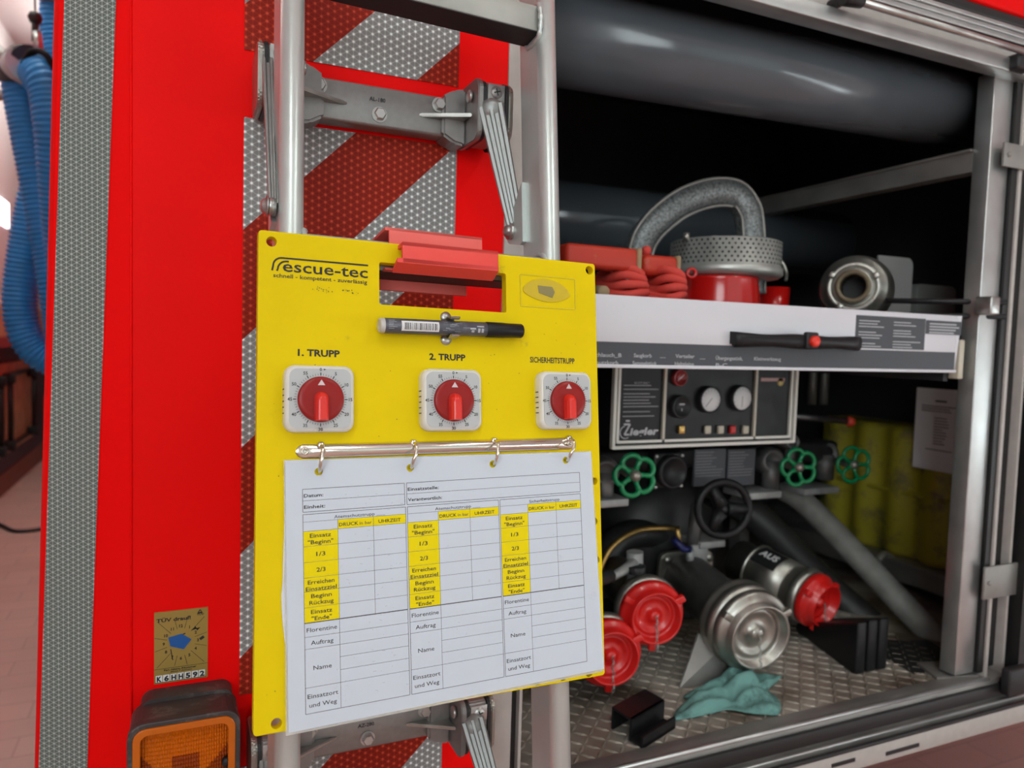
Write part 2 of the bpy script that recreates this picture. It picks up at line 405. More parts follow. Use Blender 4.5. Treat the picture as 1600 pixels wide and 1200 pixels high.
for i, (x, y, z) in enumerate(LAMPS):
    nm = ['ceiling tube lamp behind the viewer on the left', 'ceiling tube lamp behind the viewer on the right', 'ceiling tube lamp beside the truck', 'ceiling tube lamp far down the garage'][i]
    t = thing('ceiling_lamp', 'long white '+nm, 'lamp', (x, y, 3.47))
    b = BM(); box(b, x-.10, x+.10, y-.80, y+.80, 3.40, 3.47, bev=.01); obj('housing', b, WHT, t)
    b = BM(); box(b, x-.08, x+.08, y-.76, y+.76, z, 3.40, bev=.01)
    obj('diffuser', b, mat('lamp_diffuser' if i < 2 else 'lamp_diffuser_far', (.88, 1, .94), .5, emit=LAMP if i < 2 else LAMP*1.5), t)

# exhaust hose
def corr(path, r, nm, parent, pitch=.017):
    pts = resample(smooth_path(path, 24), pitch/4); b = BM()
    tube(b, pts, [r*(1.0, .97, .84, .97)[i % 4] for i in range(len(pts))], 22, 0)
    obj(nm, b, BLUE, parent)
YH = 3.0
def H(px, py, Y=YH): return on_y(px, py, Y)
t = thing('exhaust_extraction_hose', 'blue corrugated exhaust hose looped over a black and silver saddle', 'hose', H(50, 400))
HR = .058
corr([H(90, 0, 3.25), H(88, 30, 3.25), H(90, 60, 3.25), H(93, 100, 3.25), H(98, 150, 3.25), H(104, 230, 3.25)], HR*.98, 'hose_length', t)
corr([H(60, 122, 2.95), H(63, 113, 2.88), H(70, 124, 2.82), H(78, 152, 2.80), H(85, 210, 2.80), H(93, 310, 2.85), H(104, 430, 2.9)], .060, 'hose_length', t)
corr([H(31, 122, 3.05), H(34, 150, 3.05), H(46, 215, 3.05), H(62, 300, 3.05), H(78, 390, 3.05), H(92, 480, 3.05), H(105, 570, 3.1)], HR, 'hose_length', t)
corr([H(70, 270, 3.2), H(55, 310, 3.2), H(43, 370, 3.2), H(33, 440, 3.2), H(32, 490, 3.2), H(43, 530, 3.2), H(64, 555, 3.2), H(98, 572, 3.2)], HR, 'hose_length', t)
b = BM(); tube(b, smooth_path([H(31, 130, 3.04), H(30, 112, 3.03), H(36, 101, 3.0), H(48, 100, 2.95)], 6), .060, 24); obj('saddle', b, mat('dark_saddle_plastic', (.05, .055, .055), .55, spec=.2), t, label='black saddle')
b = BM(); tube(b, smooth_path([H(33, 113, 2.96), H(36, 108, 2.95), H(40, 105, 2.94)], 6), .064, 24); obj('clamp_band', b, mat('matt_grey_band', (.42, .44, .45), .5, .2), t, label='silver band')
b = BM(); tube(b, smooth_path([H(36, 100, 2.84), H(46, 84, 2.82), H(60, 80, 2.8), H(74, 88, 2.78), H(84, 110, 2.78)], 6), .010, 10); obj('saddle_rim', b, mat('matt_black_rim', (.012, .012, .013), .7, spec=.1), t)
b = BM(); box(b, H(66, 0, 3.25).x, H(66, 0, 3.25).x+.16, 3.17, 3.33, H(90, 12, 3.25).z, 3.2); obj('duct_collar', b, ALUD, t)
k0 = H(55, 28, 2.9); b = BM(); lathe(b, [(0, -.022), (.016, -.016), (.022, 0), (.016, .016), (0, .022)], 16, T(*k0)); cyl(b, k0, k0-Vector((0, 0, .075)), .011)
kn = thing('hose_balancer_knob', 'small black ball end hanging on a cord above the hose saddle', 'knob', k0)
obj('ball', b, BLACK, kn)
b = BM(); cyl(b, k0, (k0.x, k0.y, 3.47), .003, 6); obj('cord', b, BLACK, kn)
b = BM(); cyl(b, H(57, 50, 2.9), H(61, 84, 2.9), .014); obj('cable_grip', b, STEEL, kn)
b = BM(); cyl(b, on_y(-20, 62, 3.6), on_y(30, 110, 3.6), .022, 8); cyl(b, on_y(-20, 148, 3.6), on_y(34, 150, 3.6), .022, 8)
tag(obj('support_bar', b, ALUD), 'grey metal support bars reaching from the left to the hose', 'bar')

# ================================================================== TRUCK
YB = .85
truck = thing('fire_truck', 'red fire truck rear with open pump locker and striped warning panels', 'fire truck', (1.1, YB, 0))
# --- body shell
b = BM(); box(b, -.052, .359, YB, YB+.05, .35, 2.9); obj('rear_panel', b, RED, truck)
def corner_pt(px, py):
    # panel that turns back from the seam at x = -.052
    a = math.radians(24); n = Vector((math.sin(a), math.cos(a), 0)); r = ray(px, py)
    P = Vector((-.052, YB, 0)); return CAM + r*((P-CAM).dot(n)/r.dot(n))
def cpoly(bm, pts, off, mi=0):
    a = math.radians(24); n = Vector((math.sin(a), math.cos(a), 0)); quadf(bm, [bm.verts.new(corner_pt(*p)-n*off) for p in pts], mi)
def ext(p, q, y):   # pixel on the line p-q at height y
    return (p[0]+(q[0]-p[0])*(y-p[1])/(q[1]-p[1]), y)
Ltop, Lbot = (93, 0), (62, 1200)
b = BM()
L0, L1 = ext(Ltop, Lbot, -1000), ext(Ltop, Lbot, 1500)
A, B_, C_, D_ = corner_pt(*L0), corner_pt(*L1), Vector((-.052, YB, 0)), Vector((-.052, YB, 0))
C_.z = B_.z; D_.z = A.z
rows = 12; edge = []
prof = [(0, 0), (1, 0), (1.04, .004), (1.07, .012), (1.085, .028), (1.085, 1.2)]
for k in range(rows+1):
    f = k/rows; P = A.lerp(B_, f); Q = D_.lerp(C_, f); row = []
    u_ = (P-Q).normalized(); L_ = (P-Q).length
    row = [bm_ for bm_ in ()]
    pts = [Q, P, P+u_*.004+Vector((0, .003, 0)), P+u_*.007+Vector((0, .009, 0)), P+u_*.0085+Vector((0, .02, 0)), P+u_*.0085+Vector((0, 5.5, 0))]
    edge.append([b.verts.new(p) for p in pts])
for r0, r1 in zip(edge, edge[1:]):
    for k in range(5): quadf(b, (r0[k], r0[k+1], r1[k+1], r1[k]), 0, k > 0)
obj('corner_panel', b, RED, truck)
b = BM(); tube(b, [(-.052, YB-.0005, .4), (-.052, YB-.0005, 2.0)], .0012, 8); obj('panel_seam', b, RED, truck)
b = BM(); cpoly(b, [ext((101, 0), (61, 1200), -900), ext((182, 0), (137, 1200), -900), ext((182, 0), (137, 1200), 1500), ext((101, 0), (61, 1200), 1500)], .0008)
o = obj('contour_marking', b, CONT, truck, label='grey reflective strip')
b = BM(); box(b, -.10, 2.35, YB+.05, 6.5, 2.0, 2.95); obj('upper_body', b, RED, truck)
b = BM(); box(b, -.10, 2.35, 1.95, 6.5, .35, 2.0); obj('front_body', b, RED, truck)
b = BM(); box(b, 1.95, 2.35, YB+.02, 1.95, .35, 2.0); box(b, -.12, .40, YB+.05, 1.95, .35, 2.0); obj('side_body', b, RED, truck)
for sx in (.1, 2.1):
    for yy in (2.3, 5.4): b = BM(); lathe(b, [(0, -.13), (.30, -.13), (.46, -.11), (.47, 0), (.46, .11), (.30, .13), (0, .13)], 32, T(sx, yy, .47) @ RY(PI/2)); obj('wheel', b, BLACK, truck)
# warning sheeting (surface pattern in the material), clear of the brackets
def wp(z0, z1): b = BM(); box(b, .055, .295, YB-.0012, YB, z0, z1); obj('warning_panel', b, SHEET, truck, label='red and silver striped reflective sheeting')
wp(1.549, 2.2); wp(.846, 1.479); wp(.5, .762)
# the stripes use x - z in the truck's own coordinates: shift offsets accordingly
for n_ in SHEET.node_tree.nodes:
    if n_.type == 'MATH' and n_.operation == 'ADD' and abs(n_.inputs[1].default_value-(1.423+.236)) < 1e-4: n_.inputs[1].default_value = 1.423+1.1+2.36
b = BM(); M = frame((.255, YB-.0018, 1.365), (0, -1, 0)) @ RZ(math.radians(45))
txt(b, 'DIN 30710', -.03, -.002, .0035, frame((.225, YB-.0016, 1.385), (0, -1, 0)) @ RZ(math.radians(42)), 0); obj('sheeting_print', b, mat('faint_red_print', (.35, .05, .05), .6), truck)

# --- left jamb, header, sill, right side
b = BM(); box(b, .359, .3895, YB-.002, YB+.06, .40, 1.99, bev=.0015); obj('door_jamb', b, ALUP, truck, label='pale aluminium jamb strip')
b = BM(); box(b, .3895, .402, YB+.012, YB+.08, .56, 1.99); box(b, .402, .406, YB+.002, YB+.08, .56, 1.99, mi=1); obj('jamb_seal', b, [SEAL_SHADE, ALUP], truck)
b = BM()
box(b, .39, 1.7, YB-.012, YB+.02, 1.734, 1.757, bev=.002)
box(b, .39, 1.7, YB+.004, YB+.02, 1.757, 1.80, mi=1)
for k in range(3): box(b, .39, 1.7, YB-.008-.002*k, YB+.02, 1.786+.0085*k, 1.7935+.0085*k, bev=.0015)
box(b, .39, 1.7, YB-.006, YB+.02, 1.786, 1.811, mi=0)
obj('header_profile', b, [ALU, ALUP], truck)
b = BM(); box(b, .39, 1.7, YB-.010, YB+.02, 1.812, 1.829, bev=.003); obj('header_seal', b, SEAL_SHADE, truck)
b = BM(); box(b, .359, 2.35, YB-.012, YB+.05, 1.830, 2.9, bev=.006); obj('upper_red_panel', b, RED, truck)
b = BM(); Y_ = YB-.03
sA, sB = on_y(1345, 3, Y_), on_y(1612, 84, Y_)
cyl(b, sA, sB+(sB-sA)*.3, .0055, 16)
gs = obj('gas_strut', b, STEEL, truck)
b = BM(); d_ = (sB-sA).normalized(); cyl(b, sA-d_*.035, sA+d_*.003, .0125, 16, r2=.009, bev=.002); cyl(b, sA-d_*.028, sA-d_*.028+Vector((0, .03, 0)), .008); obj('strut_end', b, BLACK, gs)
b = BM(); q = on_y(1600, 95, Y_); box(b, q.x-.01, q.x+.03, YB-.028, YB, q.z-.012, q.z+.014, bev=.004); obj('strut_mount', b, BLACK, gs)
# sill
b = BM()
box(b, .40, 1.50, YB-.002, YB+.035, .610, .652, mi=1, bev=.002)
box(b, .36, 1.50, YB-.012, YB+.002, .598, .612, mi=1)
box(b, .36, 1.52, YB-.02, YB-.004, .566, .601, mi=0, bev=.0015)
obj('sill', b, [ALUP, ALUD], truck)
b = BM(); tube(b, [(.40, YB+.001, .652), (1.36, YB+.001, .652)], .004, 10); tube(b, [(.40, YB-.013, .613), (1.45, YB-.013, .613)], .0022, 8); obj('sill_bead', b, ALU, truck, label='bright aluminium edge beads')
b = BM(); box(b, .40, 1.46, YB-.010, YB-.003, .620, .643, bev=.002); tube(b, [(.4, YB-.02, .604), (1.52, YB-.02, .604)], .004, 8); obj('sill_seal', b, SEAL_SHADE, truck)
for px0, py0, px1, py1 in ((1300, 1196, 1336, 1188), (1385, 1176, 1436, 1166)):
    b = BM(); p = on_y(px0, py0, YB-.021); q = on_y(px1, py1, YB-.021); box(b, p.x, q.x, YB-.0215, YB-.0195, (p.z+q.z)/2-.003, (p.z+q.z)/2+.003); obj('sill_slot', b, SEAL_SHADE, truck)
b = BM(); box(b, .40, 1.95, YB+.035, 1.95, .60, .648); 
# raised lozenges of the tread plate
for i in range(50):
    for j in range(20):
        x = .42+i*.0195; y = YB+.048+j*.0195
        a = PI/4 if (i+j) % 2 else -PI/4
        M = T(x, y, .648) @ RZ(a)
        v = [b.verts.new(M @ Vector(p)) for p in ((-.0125, 0, 0), (0, -.0032, 0), (.0125, 0, 0), (0, .0032, 0), (-.006, 0, .0022), (.006, 0, .0022))]
        for f in ((0, 1, 4), (1, 5, 4), (1, 2, 5), (2, 3, 5), (3, 4, 5), (3, 0, 4)): quadf(b, [v[k] for k in f])
obj('locker_floor', b, TREAD, truck)
b = BM(); p = on_z(1395, 1012, .65); q = on_z(1440, 1052, .65)
prism(b, [(v.x, v.y) for v in (on_z(1388, 1000, .65), on_z(1375, 1022, .65), on_z(1428, 1052, .65), on_z(1480, 1046, .65), on_z(1500, 1030, .65), on_z(1450, 1000, .65))], .6485, .6495); obj('recess_shade', b, BLACK, truck)  # flat black sheet: shade inside the floor opening, put in as colour
b = BM(); box(b, 1.80, 1.95, YB+.03, 1.95, .64, 2.0); box(b, .40, 1.80, 1.90, 1.95, .64, 2.0); box(b, .40, 1.80, YB+.06, 1.90, 1.96, 2.0); box(b, .392, .402, YB+.08, 1.90, .64, 1.99)
obj('locker_lining', b, DARK, truck)
# right side outside
b = BM(); box(b, 1.455, 1.472, YB-.012, YB+.02, .665, 1.30, bev=.003); obj('right_jamb', b, ALUP, truck)
b = BM(); box(b, 1.472, 2.35, YB-.01, YB+.02, .60, 1.86, bev=.004); box(b, 1.54, 2.35, YB-.01, YB+.02, .45, .60); obj('right_red_panel', b, RED, truck)
b = BM(); box(b, 1.425, 1.455, YB-.01, YB+.03, .60, 1.74); obj('right_seal', b, SEAL_SHADE, truck)
b = BM(); q = on_y(1580, 1066, YB-.02); box(b, q.x-.02, q.x+.04, YB-.03, YB-.012, q.z-.022, q.z+.028, bev=.004); obj('latch_block', b, BLACK, truck)
# posts
b = BM(); box(b, 1.290, 1.341, .868, .90, .66, 1.745, bev=.002); obj('locker_post', b, ALU, truck)
b = BM(); box(b, 1.343, 1.358, .862, .90, .66, 1.745); box(b, 1.366, 1.408, .875, .90, .66, 1.745); obj('post_seal', b, SEAL_SHADE, truck)
for x_, w_ in ((1.358, .008), (1.408, .006)): b = BM(); box(b, x_, x_+w_, .858, .90, .60, 1.74, bev=.001); obj('guide_strip', b, ALUP, truck)
for (px0, py0, px1, py1) in ((1568, 222, 1600, 266), (1538, 886, 1586, 928)):
    p = on_y(px0, py0, .856); q = on_y(px1, py1, .856); b = BM(); box(b, p.x, max(q.x, p.x+.07), .853, .858, q.z, p.z, bev=.001); cyl(b, (p.x+.012, .855, (p.z+q.z)/2), (p.x+.012, .850, (p.z+q.z)/2), .004); obj('post_bracket', b, ALUD, truck)
b = BM()
zr = on_y(1540, 246, .88).z; box(b, 1.29, 1.32, .90, 1.88, zr-.022, zr+.014); box(b, 1.283, 1.30, .90, 1.88, zr+.014, zr+.018)
box(b, 1.29, 1.32, 1.45, 1.49, .66, zr-.02)
obj('side_runner', b, ALUD, truck)
b = BM(); tb = on_y(1488, 1092, .86); prism(b, [(1.265, .885), (1.35, .865), (1.36, .925), (1.29, .945)], .650, .655); obj('post_foot', b, ALUD, truck)
# hook catch at the right of the tray
b = BM(); p = on_y(1552, 478, .845)
box(b, p.x-.02, p.x+.004, .835, .866, p.z-.016, p.z+.016, bev=.003); obj('tray_catch', b, STEEL, truck)
b = BM(); p = on_y(1500, 484, .93)
for dz in (-.014, .012): tube(b, [(1.19, .98, p.z+dz), (1.28, .90, p.z+dz), (1.335, .85, p.z+dz)], .005, 8)
obj('catch_arm', b, BLACK, truck)

# --- brackets that carry the ladder
def bracket(dz):
    br = bpy.data.objects.new('ladder_bracket', None); COL.objects.link(br); br.parent = truck; br.location = Vector((.195, .82, 1.503+dz))-Vector(truck.location)
    zc = 1.503+dz
    b = BM(); box(b, .105, .290, .820, .846, zc-.022, zc+.022, bev=.003)
    for s in (-1, 1):   # flared casting ends
        xe = .1985+s*.066
        for k in range(1):
            poly = [(xe, -.022), (xe, .022), (xe+s*.014, .030), (xe+s*.028, .033), (xe+s*.028, -.032), (xe+s*.014, -.030)]
            prism(b, poly if s > 0 else poly[::-1], -.846, -.812, Matrix(((1, 0, 0, 0), (0, 0, -1, 0), (0, 1, 0, zc), (0, 0, 0, 1))), bev=.003)
    obj('crossbar', b, CASTM, br)
    for s in (-1, 1):
        b = BM(); xc = .1985+s*.096
        M = Matrix(((0, 0, 1, xc), (1, 0, 0, .795), (0, 1, 0, zc), (0, 0, 0, 1)))
        prism(b, rrect(-.024, .050, -.032, .036, .014), -.003, .003, M, bev=.001)
        obj('cheek', b, CASTM, br)
        b = BM(); prism(b, rrect(-.023, .048, -.031, .035, .014), s*.003, s*.007, M); obj('rubber_pad', b, BLACK, br)
        b = BM(); prism(b, rrect(-.022, .047, -.031, .035, .014), s*.030, s*.034, M); obj('rubber_pad', b, BLACK, br)
        b = BM(); prism(b, rrect(-.021, .046, -.028, .034, .013), min(s*.007, s*.030), max(s*.007, s*.030), M, bev=.003)
        txtM = frame((xc+s*.022, .770-.0005, zc+.028), (0, -1, 0))
        obj('arm_head', b, CASTM, br)
        b = BM(); prism(b, rrect(-.022, .048, -.030, .035, .014), min(s*.034, s*.040), max(s*.034, s*.040), M, bev=.002); obj('end_cover', b, CALU, br)
        b = BM()   # web rib
        x0 = .1985+s*.040; poly = [(x0, .820), (.1985+s*.093, .820), (.1985+s*.093, .790)]
        prism(b, poly if s > 0 else poly[::-1], zc-.004, zc, bev=.0008); obj('web_rib', b, CASTL, br)
        b = BM(); box(b, xc+s*.019-.010, xc+s*.019+.010, .7733, .7742, zc+.012, zc+.030, bev=.0003)
        lathe(b, [(0, .0022), (.0055, .0018), (.007, 0)], 16, frame((xc+s*.019, .7733, zc+.021), (0, -1, 0)))
        obj('screw', b, STEEL if dz else CASTM, br)
        b = BM()
        for a_ in (0, PI/2): line(b, -.004, 0, .004, 0, .0014, frame((xc+s*.019, .7710, zc+.021), (0, -1, 0)) @ RZ(a_+.3))
        obj('screw_slot', b, BLACK, br)
        b = BM(); cyl(b, (xc-s*.004, .792, zc+.018), (xc-s*.008, .792, zc+.018), .007, 16, bev=.001); obj('rivet', b, STEEL, br)
    for bx, bz in ((.128, .012), (.262, .012), (.1935, -.009)):
        b = BM(); lathe(b, [(0, .001), (.0085, .001), (.0085, 0)], 24, frame((bx, .8195, zc+bz), (0, -1, 0)), smooth=False)
        lathe(b, [(0, .0068), (.0055, .0068), (.0068, .0055), (.0068, .001)], 6, frame((bx, .8195, zc+bz), (0, -1, 0)), smooth=False)
        obj('bolt', b, STEEL, br)
    b = BM(); txt(b, 'AL-180' if dz == 0 else 'AZ-280', -.013, 0, .0042, frame((.195, .8193, zc+.005), (0, -1, 0)), bold=.02); obj('cast_marking', b, INKG, br)
    return br
brU = bracket(0); brL = bracket(-.709)

# --- tail lamp
tl = bpy.data.objects.new('tail_light', None); COL.objects.link(tl); tl.parent = truck; tl.location = Vector((-.0, .8, .7))-Vector(truck.location)
YL = .785
pA, pB = on_y(197, 1140, YL), on_y(376, 1100, YL)
x0, x1, zt = on_y(200, 1160, YL).x, on_y(374, 1130, YL).x, (on_y(240, 1130, YL).z+on_y(345, 1108, YL).z)/2
z0 = zt-.21
MY = Matrix(((1, 0, 0, 0), (0, 0, -1, 0), (0, 1, 0, 0), (0, 0, 0, 1)))      # xy -> xz, z -> -y
b = BM(); prism(b, rrect(x0, x1, z0, zt, .016), -(YL+.045), -(YL+.006), MY)
prism(b, rrect(x0+.008, x1-.004, z0+.008, zt+.004, .012), -YB, -(YL+.04), MY); obj('housing', b, LHOUS, tl)
b = BM(); plate(b, rrect(x0-.001, x1+.001, z0-.001, zt+.001, .016), [rrect(x0+.008, x1-.008, z0+.008, zt-.008, .010)], -(YL+.008), -(YL-.004), MY, bev=.0015); obj('bezel', b, LHOUS, tl)
b = BM(); plate(b, rrect(x0+.004, x1-.004, z0+.004, zt-.004, .012), [rrect(x0+.011, x1-.011, z0+.011, zt-.011, .007)], -(YL-.001), -(YL-.006), MY, bev=.001); obj('lens_rim', b, AMBER, tl)
b = BM(); nx = 34; nz = 44; g = []
for i in range(nx*2+1):
    g.append([])
    for j in range(nz*2+1):
        u_, v_ = i/(nx*2), j/(nz*2); bul = .004*(1-(2*u_-1)**2)*(1-(2*v_-1)**4)
        g[i].append(b.verts.new((x0+.010+(x1-x0-.020)*u_, YL+.004-bul+(.0011 if i % 2 else 0)+(.0009 if j % 2 else 0), z0+.010+(zt-z0-.020)*v_)))
for i in range(nx*2):
    for j in range(nz*2):
        k = 0
        uu_, vv_ = i/(nx*2), j/(nz*2)
        if .34 < uu_ < .66 and .42 < vv_ < .84: k = 1
        if abs(uu_-.5) > .16 and abs(vv_-.63) < abs(uu_-.5)*.45: k = 1
        quadf(b, (g[i][j], g[i+1][j], g[i+1][j+1], g[i][j+1]), k)
obj('lens', b, [AMBER, AMBERD], tl)
b = BM(); q = on_y(354, 1190, YL); cyl(b, (q.x, YL+.004, q.z), (q.x, YL-.003, q.z), .0045); obj('lens_screw', b, BLACK, tl)

# --- inspection sticker
st = bpy.data.objects.new('inspection_sticker', None); COL.objects.link(st); st.parent = truck
sx0, sx1 = on_y(241, 955, YB).x, on_y(325, 950, YB).x; sz1 = on_y(241, 957, YB).z; sz0 = on_y(241, 1069, YB).z
st.location = Vector(((sx0+sx1)/2, YB, sz0))-Vector(truck.location)
b = BM(); box(b, sx0, sx1, YB-.0012, YB, sz0, sz1); obj('sticker_base', b, GOLD, st, label='gold sticker')
W_, H_ = sx1-sx0, sz1-sz0
MS = frame((sx0, YB-.0015, sz0), (0, -1, 0)); MS2 = frame((sx0, YB-.0018, sz0), (0, -1, 0))
b = BM()
def sp_(x, y): return x/660*W_, (1-y/900)*H_     # sticker picture units: 660 x 900
def stx(s, x, y, h, w_=None, al='LEFT', bold=.03): X, Y2 = sp_(x, y); txt(b, s, X, Y2, h/900*H_, MS, 0, w=None if w_ is None else w_/660*W_, al=al, bold=bold)
stx('TÜV drauf!', 25, 128, 44, 420); stx('TÜV', 520, 92, 24, 90); 
X0_, Y0_ = sp_(560, 55)
for (a_, c_, d_, e_) in ((530, 65, 560, 20), (560, 20, 590, 65), (530, 65, 590, 65), (538, 55, 582, 55)):
    line(b, *sp_(a_, c_), *sp_(d_, e_), .0008, MS)
cx, cy = 325, 405
for k in range(12):
    a = math.radians(90-30*k); rx, ry = 210, 205; s = str(12 if k == 0 else k)
    stx(s, cx+rx*math.cos(a), cy-ry*math.sin(a)+18, 36, None, 'CENTER')
    a2 = a-math.radians(15); ca, sa = math.cos(a2), math.sin(a2)
    r1 = 175; r2 = min(330/max(abs(ca), 1e-3), 300/max(abs(sa), 1e-3))*.97
    line(b, *sp_(cx+r1*ca, cy-r1*sa), *sp_(cx+r2*ca, cy-r2*sa), .0004, MS)
line(b, *sp_(0, 715), *sp_(660, 715), .0004, MS); line(b, *sp_(10, 885), *sp_(640, 885), .0005, MS)
stx('Fzg.-Ident.-Nummer', 120, 748, 22, 400); stx('(letzte 7 Zeichen)', 200, 772, 14, 260)
for k, c in enumerate('K6HH592'): stx(c, 62+k*88, 872, 62, 60, 'CENTER', .05)
for k in range(4): line(b, *sp_(455+k*14, 268-k*14), *sp_(560-k*10, 250+k*10), .0009, MS)
line(b, *sp_(200, 480), *sp_(225, 620), .0009, MS); line(b, *sp_(300, 330), *sp_(380, 300), .0012, MS); line(b, *sp_(560, 400), *sp_(610, 370), .003, MS)
obj('sticker_print', b, INK, st)
b = BM()
for k in range(7): rect(b, sp_(20+k*88, 0)[0], sp_(98+k*88, 0)[0], sp_(0, 880)[1], sp_(0, 795)[1], frame((sx0, YB-.0014, sz0), (0, -1, 0)))
obj('number_field', b, WHITEM, st)
b = BM(); prism(b, [sp_(*p) for p in ((170, 330), (330, 300), (455, 385), (360, 500), (195, 440))], 0, .0004, MS); obj('year_patch', b, SBLUE, st, label='blue patch')

# --- pull-out tray
tr = bpy.data.objects.new('pull_out_tray', None); COL.objects.link(tr); tr.parent = truck; tr.location = Vector((.83, .87, 1.216))-Vector(truck.location)
b = BM(); box(b, .41, 1.236, .870, .876, 1.252, 1.3165, bev=.001)
prism(b, [(1.236, 1.2165), (1.248, 1.3165), (1.236, 1.3165)], -.876, -.870, MY)
box(b, .41, 1.24, .8685, .895, 1.2165, 1.2215, bev=.001)
obj('tray_front', b, WHITEP, tr)
b = BM(); box(b, .41, 1.236, .8705, .877, 1.2215, 1.2525); obj('label_strip', b, LBL, tr, label='dark label strip')
b = BM(); box(b, .41, 1.236, .876, 1.60, 1.277, 1.287); box(b, 1.236, 1.246, .878, 1.60, 1.225, 1.30); box(b, 1.25, 1.262, .90, 1.5, 1.20, 1.25); obj('tray_body', b, DARK, tr)
b = BM(); box(b, 1.262, 1.275, .88, .90, 1.205, 1.275, bev=.002); obj('tray_stop', b, CREAM, tr)
MT = frame((0, .8697, 0), (0, -1, 0))
def ty(px, py): p = on_y(px, py, .87); return p.x, p.z
b = BM(); 
for s, px, py, w_ in (('Schlauch_B', 925, 557, 46), ('Saugkorb', 990, 558, 28), ('Verteiler', 1055, 559, 30), ('Übergangsstück,', 1118, 562, 42), ('Kleinwerkzeug', 1178, 563, 42), ('Schutzkorb', 922, 569, 44), ('Sammelstück', 988, 570, 38), ('Halteleine', 1054, 571, 30), ('B-C', 1118, 573, 18), ('___', 1031, 558, 9), ('___', 1093, 560, 9), ('___', 1027, 571, 9)):
    x, z = ty(px, py); x2, _ = ty(px+w_, py); txt(b, s, x, z, .0052, MT, 0, w=x2-x, bold=.02)
obj('strip_lettering', b, LBLT, tr)
for px0, py0, px1, py1 in ((1338, 490, 1443, 547), (1447, 498, 1501, 524)):
    b = BM(); xa, za = ty(px0, py0+2); xb, zb = ty(px1, py1); box(b, xa, xb, .8692, .870, zb, za); obj('instruction_label', b, LBL, tr, label='dark grey instruction labels')
b = BM(); xa, za = ty(1342, 496); xb, zb = ty(1440, 545)
for col_, (c0, c1) in enumerate(((xa, xa+.068), (xa+.08, xb))):
    for k in range(10):
        if (k+col_) % 4 == 3: continue
        z_ = za-.004-k*.0046; rect(b, c0, c0+(c1-c0)*random.uniform(.55, 1), z_-.0016, z_, frame((0, .8690, 0), (0, -1, 0)))
xa, za = ty(1452, 504); xb, zb = ty(1498, 520)
for k in range(4): rect(b, xa, xa+(xb-xa)*random.uniform(.7, 1), za-.003-k*.005, za-.0005-k*.005, frame((0, .8690, 0), (0, -1, 0)))
obj('instruction_lettering', b, LBLT, tr)
hx0, hz = ty(1140, 530); hx1, _ = ty(1336, 530)
b = BM(); n = 20; g = []
for k in range(n+1):
    f = k/n; x = hx0+(hx1-hx0)*f; hh = .0105+.0012*math.cos(f*PI*4); out = .848+(.010*abs(2*f-1)**3)
    g.append([b.verts.new((x, y, z)) for y, z in ((.870, hz+hh), (out, hz+hh*.9), (out-.002, hz+.3*hh), (out-.002, hz-.5*hh), (out+.003, hz-hh), (.866, hz-hh*.6), (.870, hz-hh*.6))])
for a, c in zip(g, g[1:]):
    for k in range(6): quadf(b, (a[k], a[k+1], c[k+1], c[k]), 0, True)
quadf(b, g[0]); quadf(b, g[-1][::-1])
hd = obj('tray_handle', b, BLKP, tr)
x, z = ty(1249, 532); b = BM(); box(b, x-.012, x+.012, .842, .852, z-.013, z+.013, bev=.003); obj('latch_housing', b, BLACK, hd)
x, z = ty(1249, 533); b = BM(); cyl(b, (x, .845, z), (x, .834, z), .0085, 24, bev=.002); obj('latch_button', b, mat('orange_red_button', (.80, .04, .02), .35), hd, label='red button')

# ================================================================== LADDER (leans slightly towards the body at the top)
U = nrm(RW @ Vector((2440, 49, 1150))); V = RW @ Vector((-160, -14700, 1150)); V = nrm(V-U*U.dot(V)); NN = U.cross(V)   # NN points at the viewer
DB = .6376
O3 = CAM + ray(403, 358)*(DB/ray(403, 358).dot(-NN))
MB = Matrix.Identity(4)
for i in range(3): MB[i][0] = U[i]; MB[i][1] = V[i]; MB[i][2] = NN[i]; MB[i][3] = O3[i]
def buv(px, py, h=0.):
    r = ray(px, py); p = CAM + r*((DB-h)/r.dot(-NN)) - O3; return p.dot(U), p.dot(V)
LH = -.014     # ladder front against the back of the board
lad = thing('ladder', 'silver aluminium ladder mounted on the rear of the fire truck', 'ladder', MB @ Vector((.16, -1.1, LH-.03)))
rails = []
for s in (0, 1):
    if s == 0: uc = (buv(440, 300, LH)[0]+buv(476, 300, LH)[0])/2-.0002
    else: uc = buv(878, 250, LH)[0]-.0108
    rails.append(uc)
    b = BM(); Rr = .0108
    poly = [(Rr, -.050), (Rr, -Rr)]+[(Rr*math.cos(a), -Rr+Rr*math.sin(a)) for a in [k*PI/14 for k in range(1, 14)]]+[(-Rr, -Rr), (-Rr, -.050)]
    Mx = MB @ Matrix(((1, 0, 0, uc), (0, 0, 1, 0), (0, 1, 0, LH), (0, 0, 0, 1)))
    n = len(poly); lo = [b.verts.new(Mx @ Vector((x, y, -1.1))) for x, y in poly]; hi = [b.verts.new(Mx @ Vector((x, y, .9))) for x, y in poly]
    quadf(b, lo); quadf(b, hi)
    for k in range(n): quadf(b, (lo[k], lo[(k+1) % n], hi[(k+1) % n], hi[k]), 0, 0 < k < n-2)
    obj('rail', b, RAILM, lad)
print('rung', buv(845, 10, LH-.004)[1])
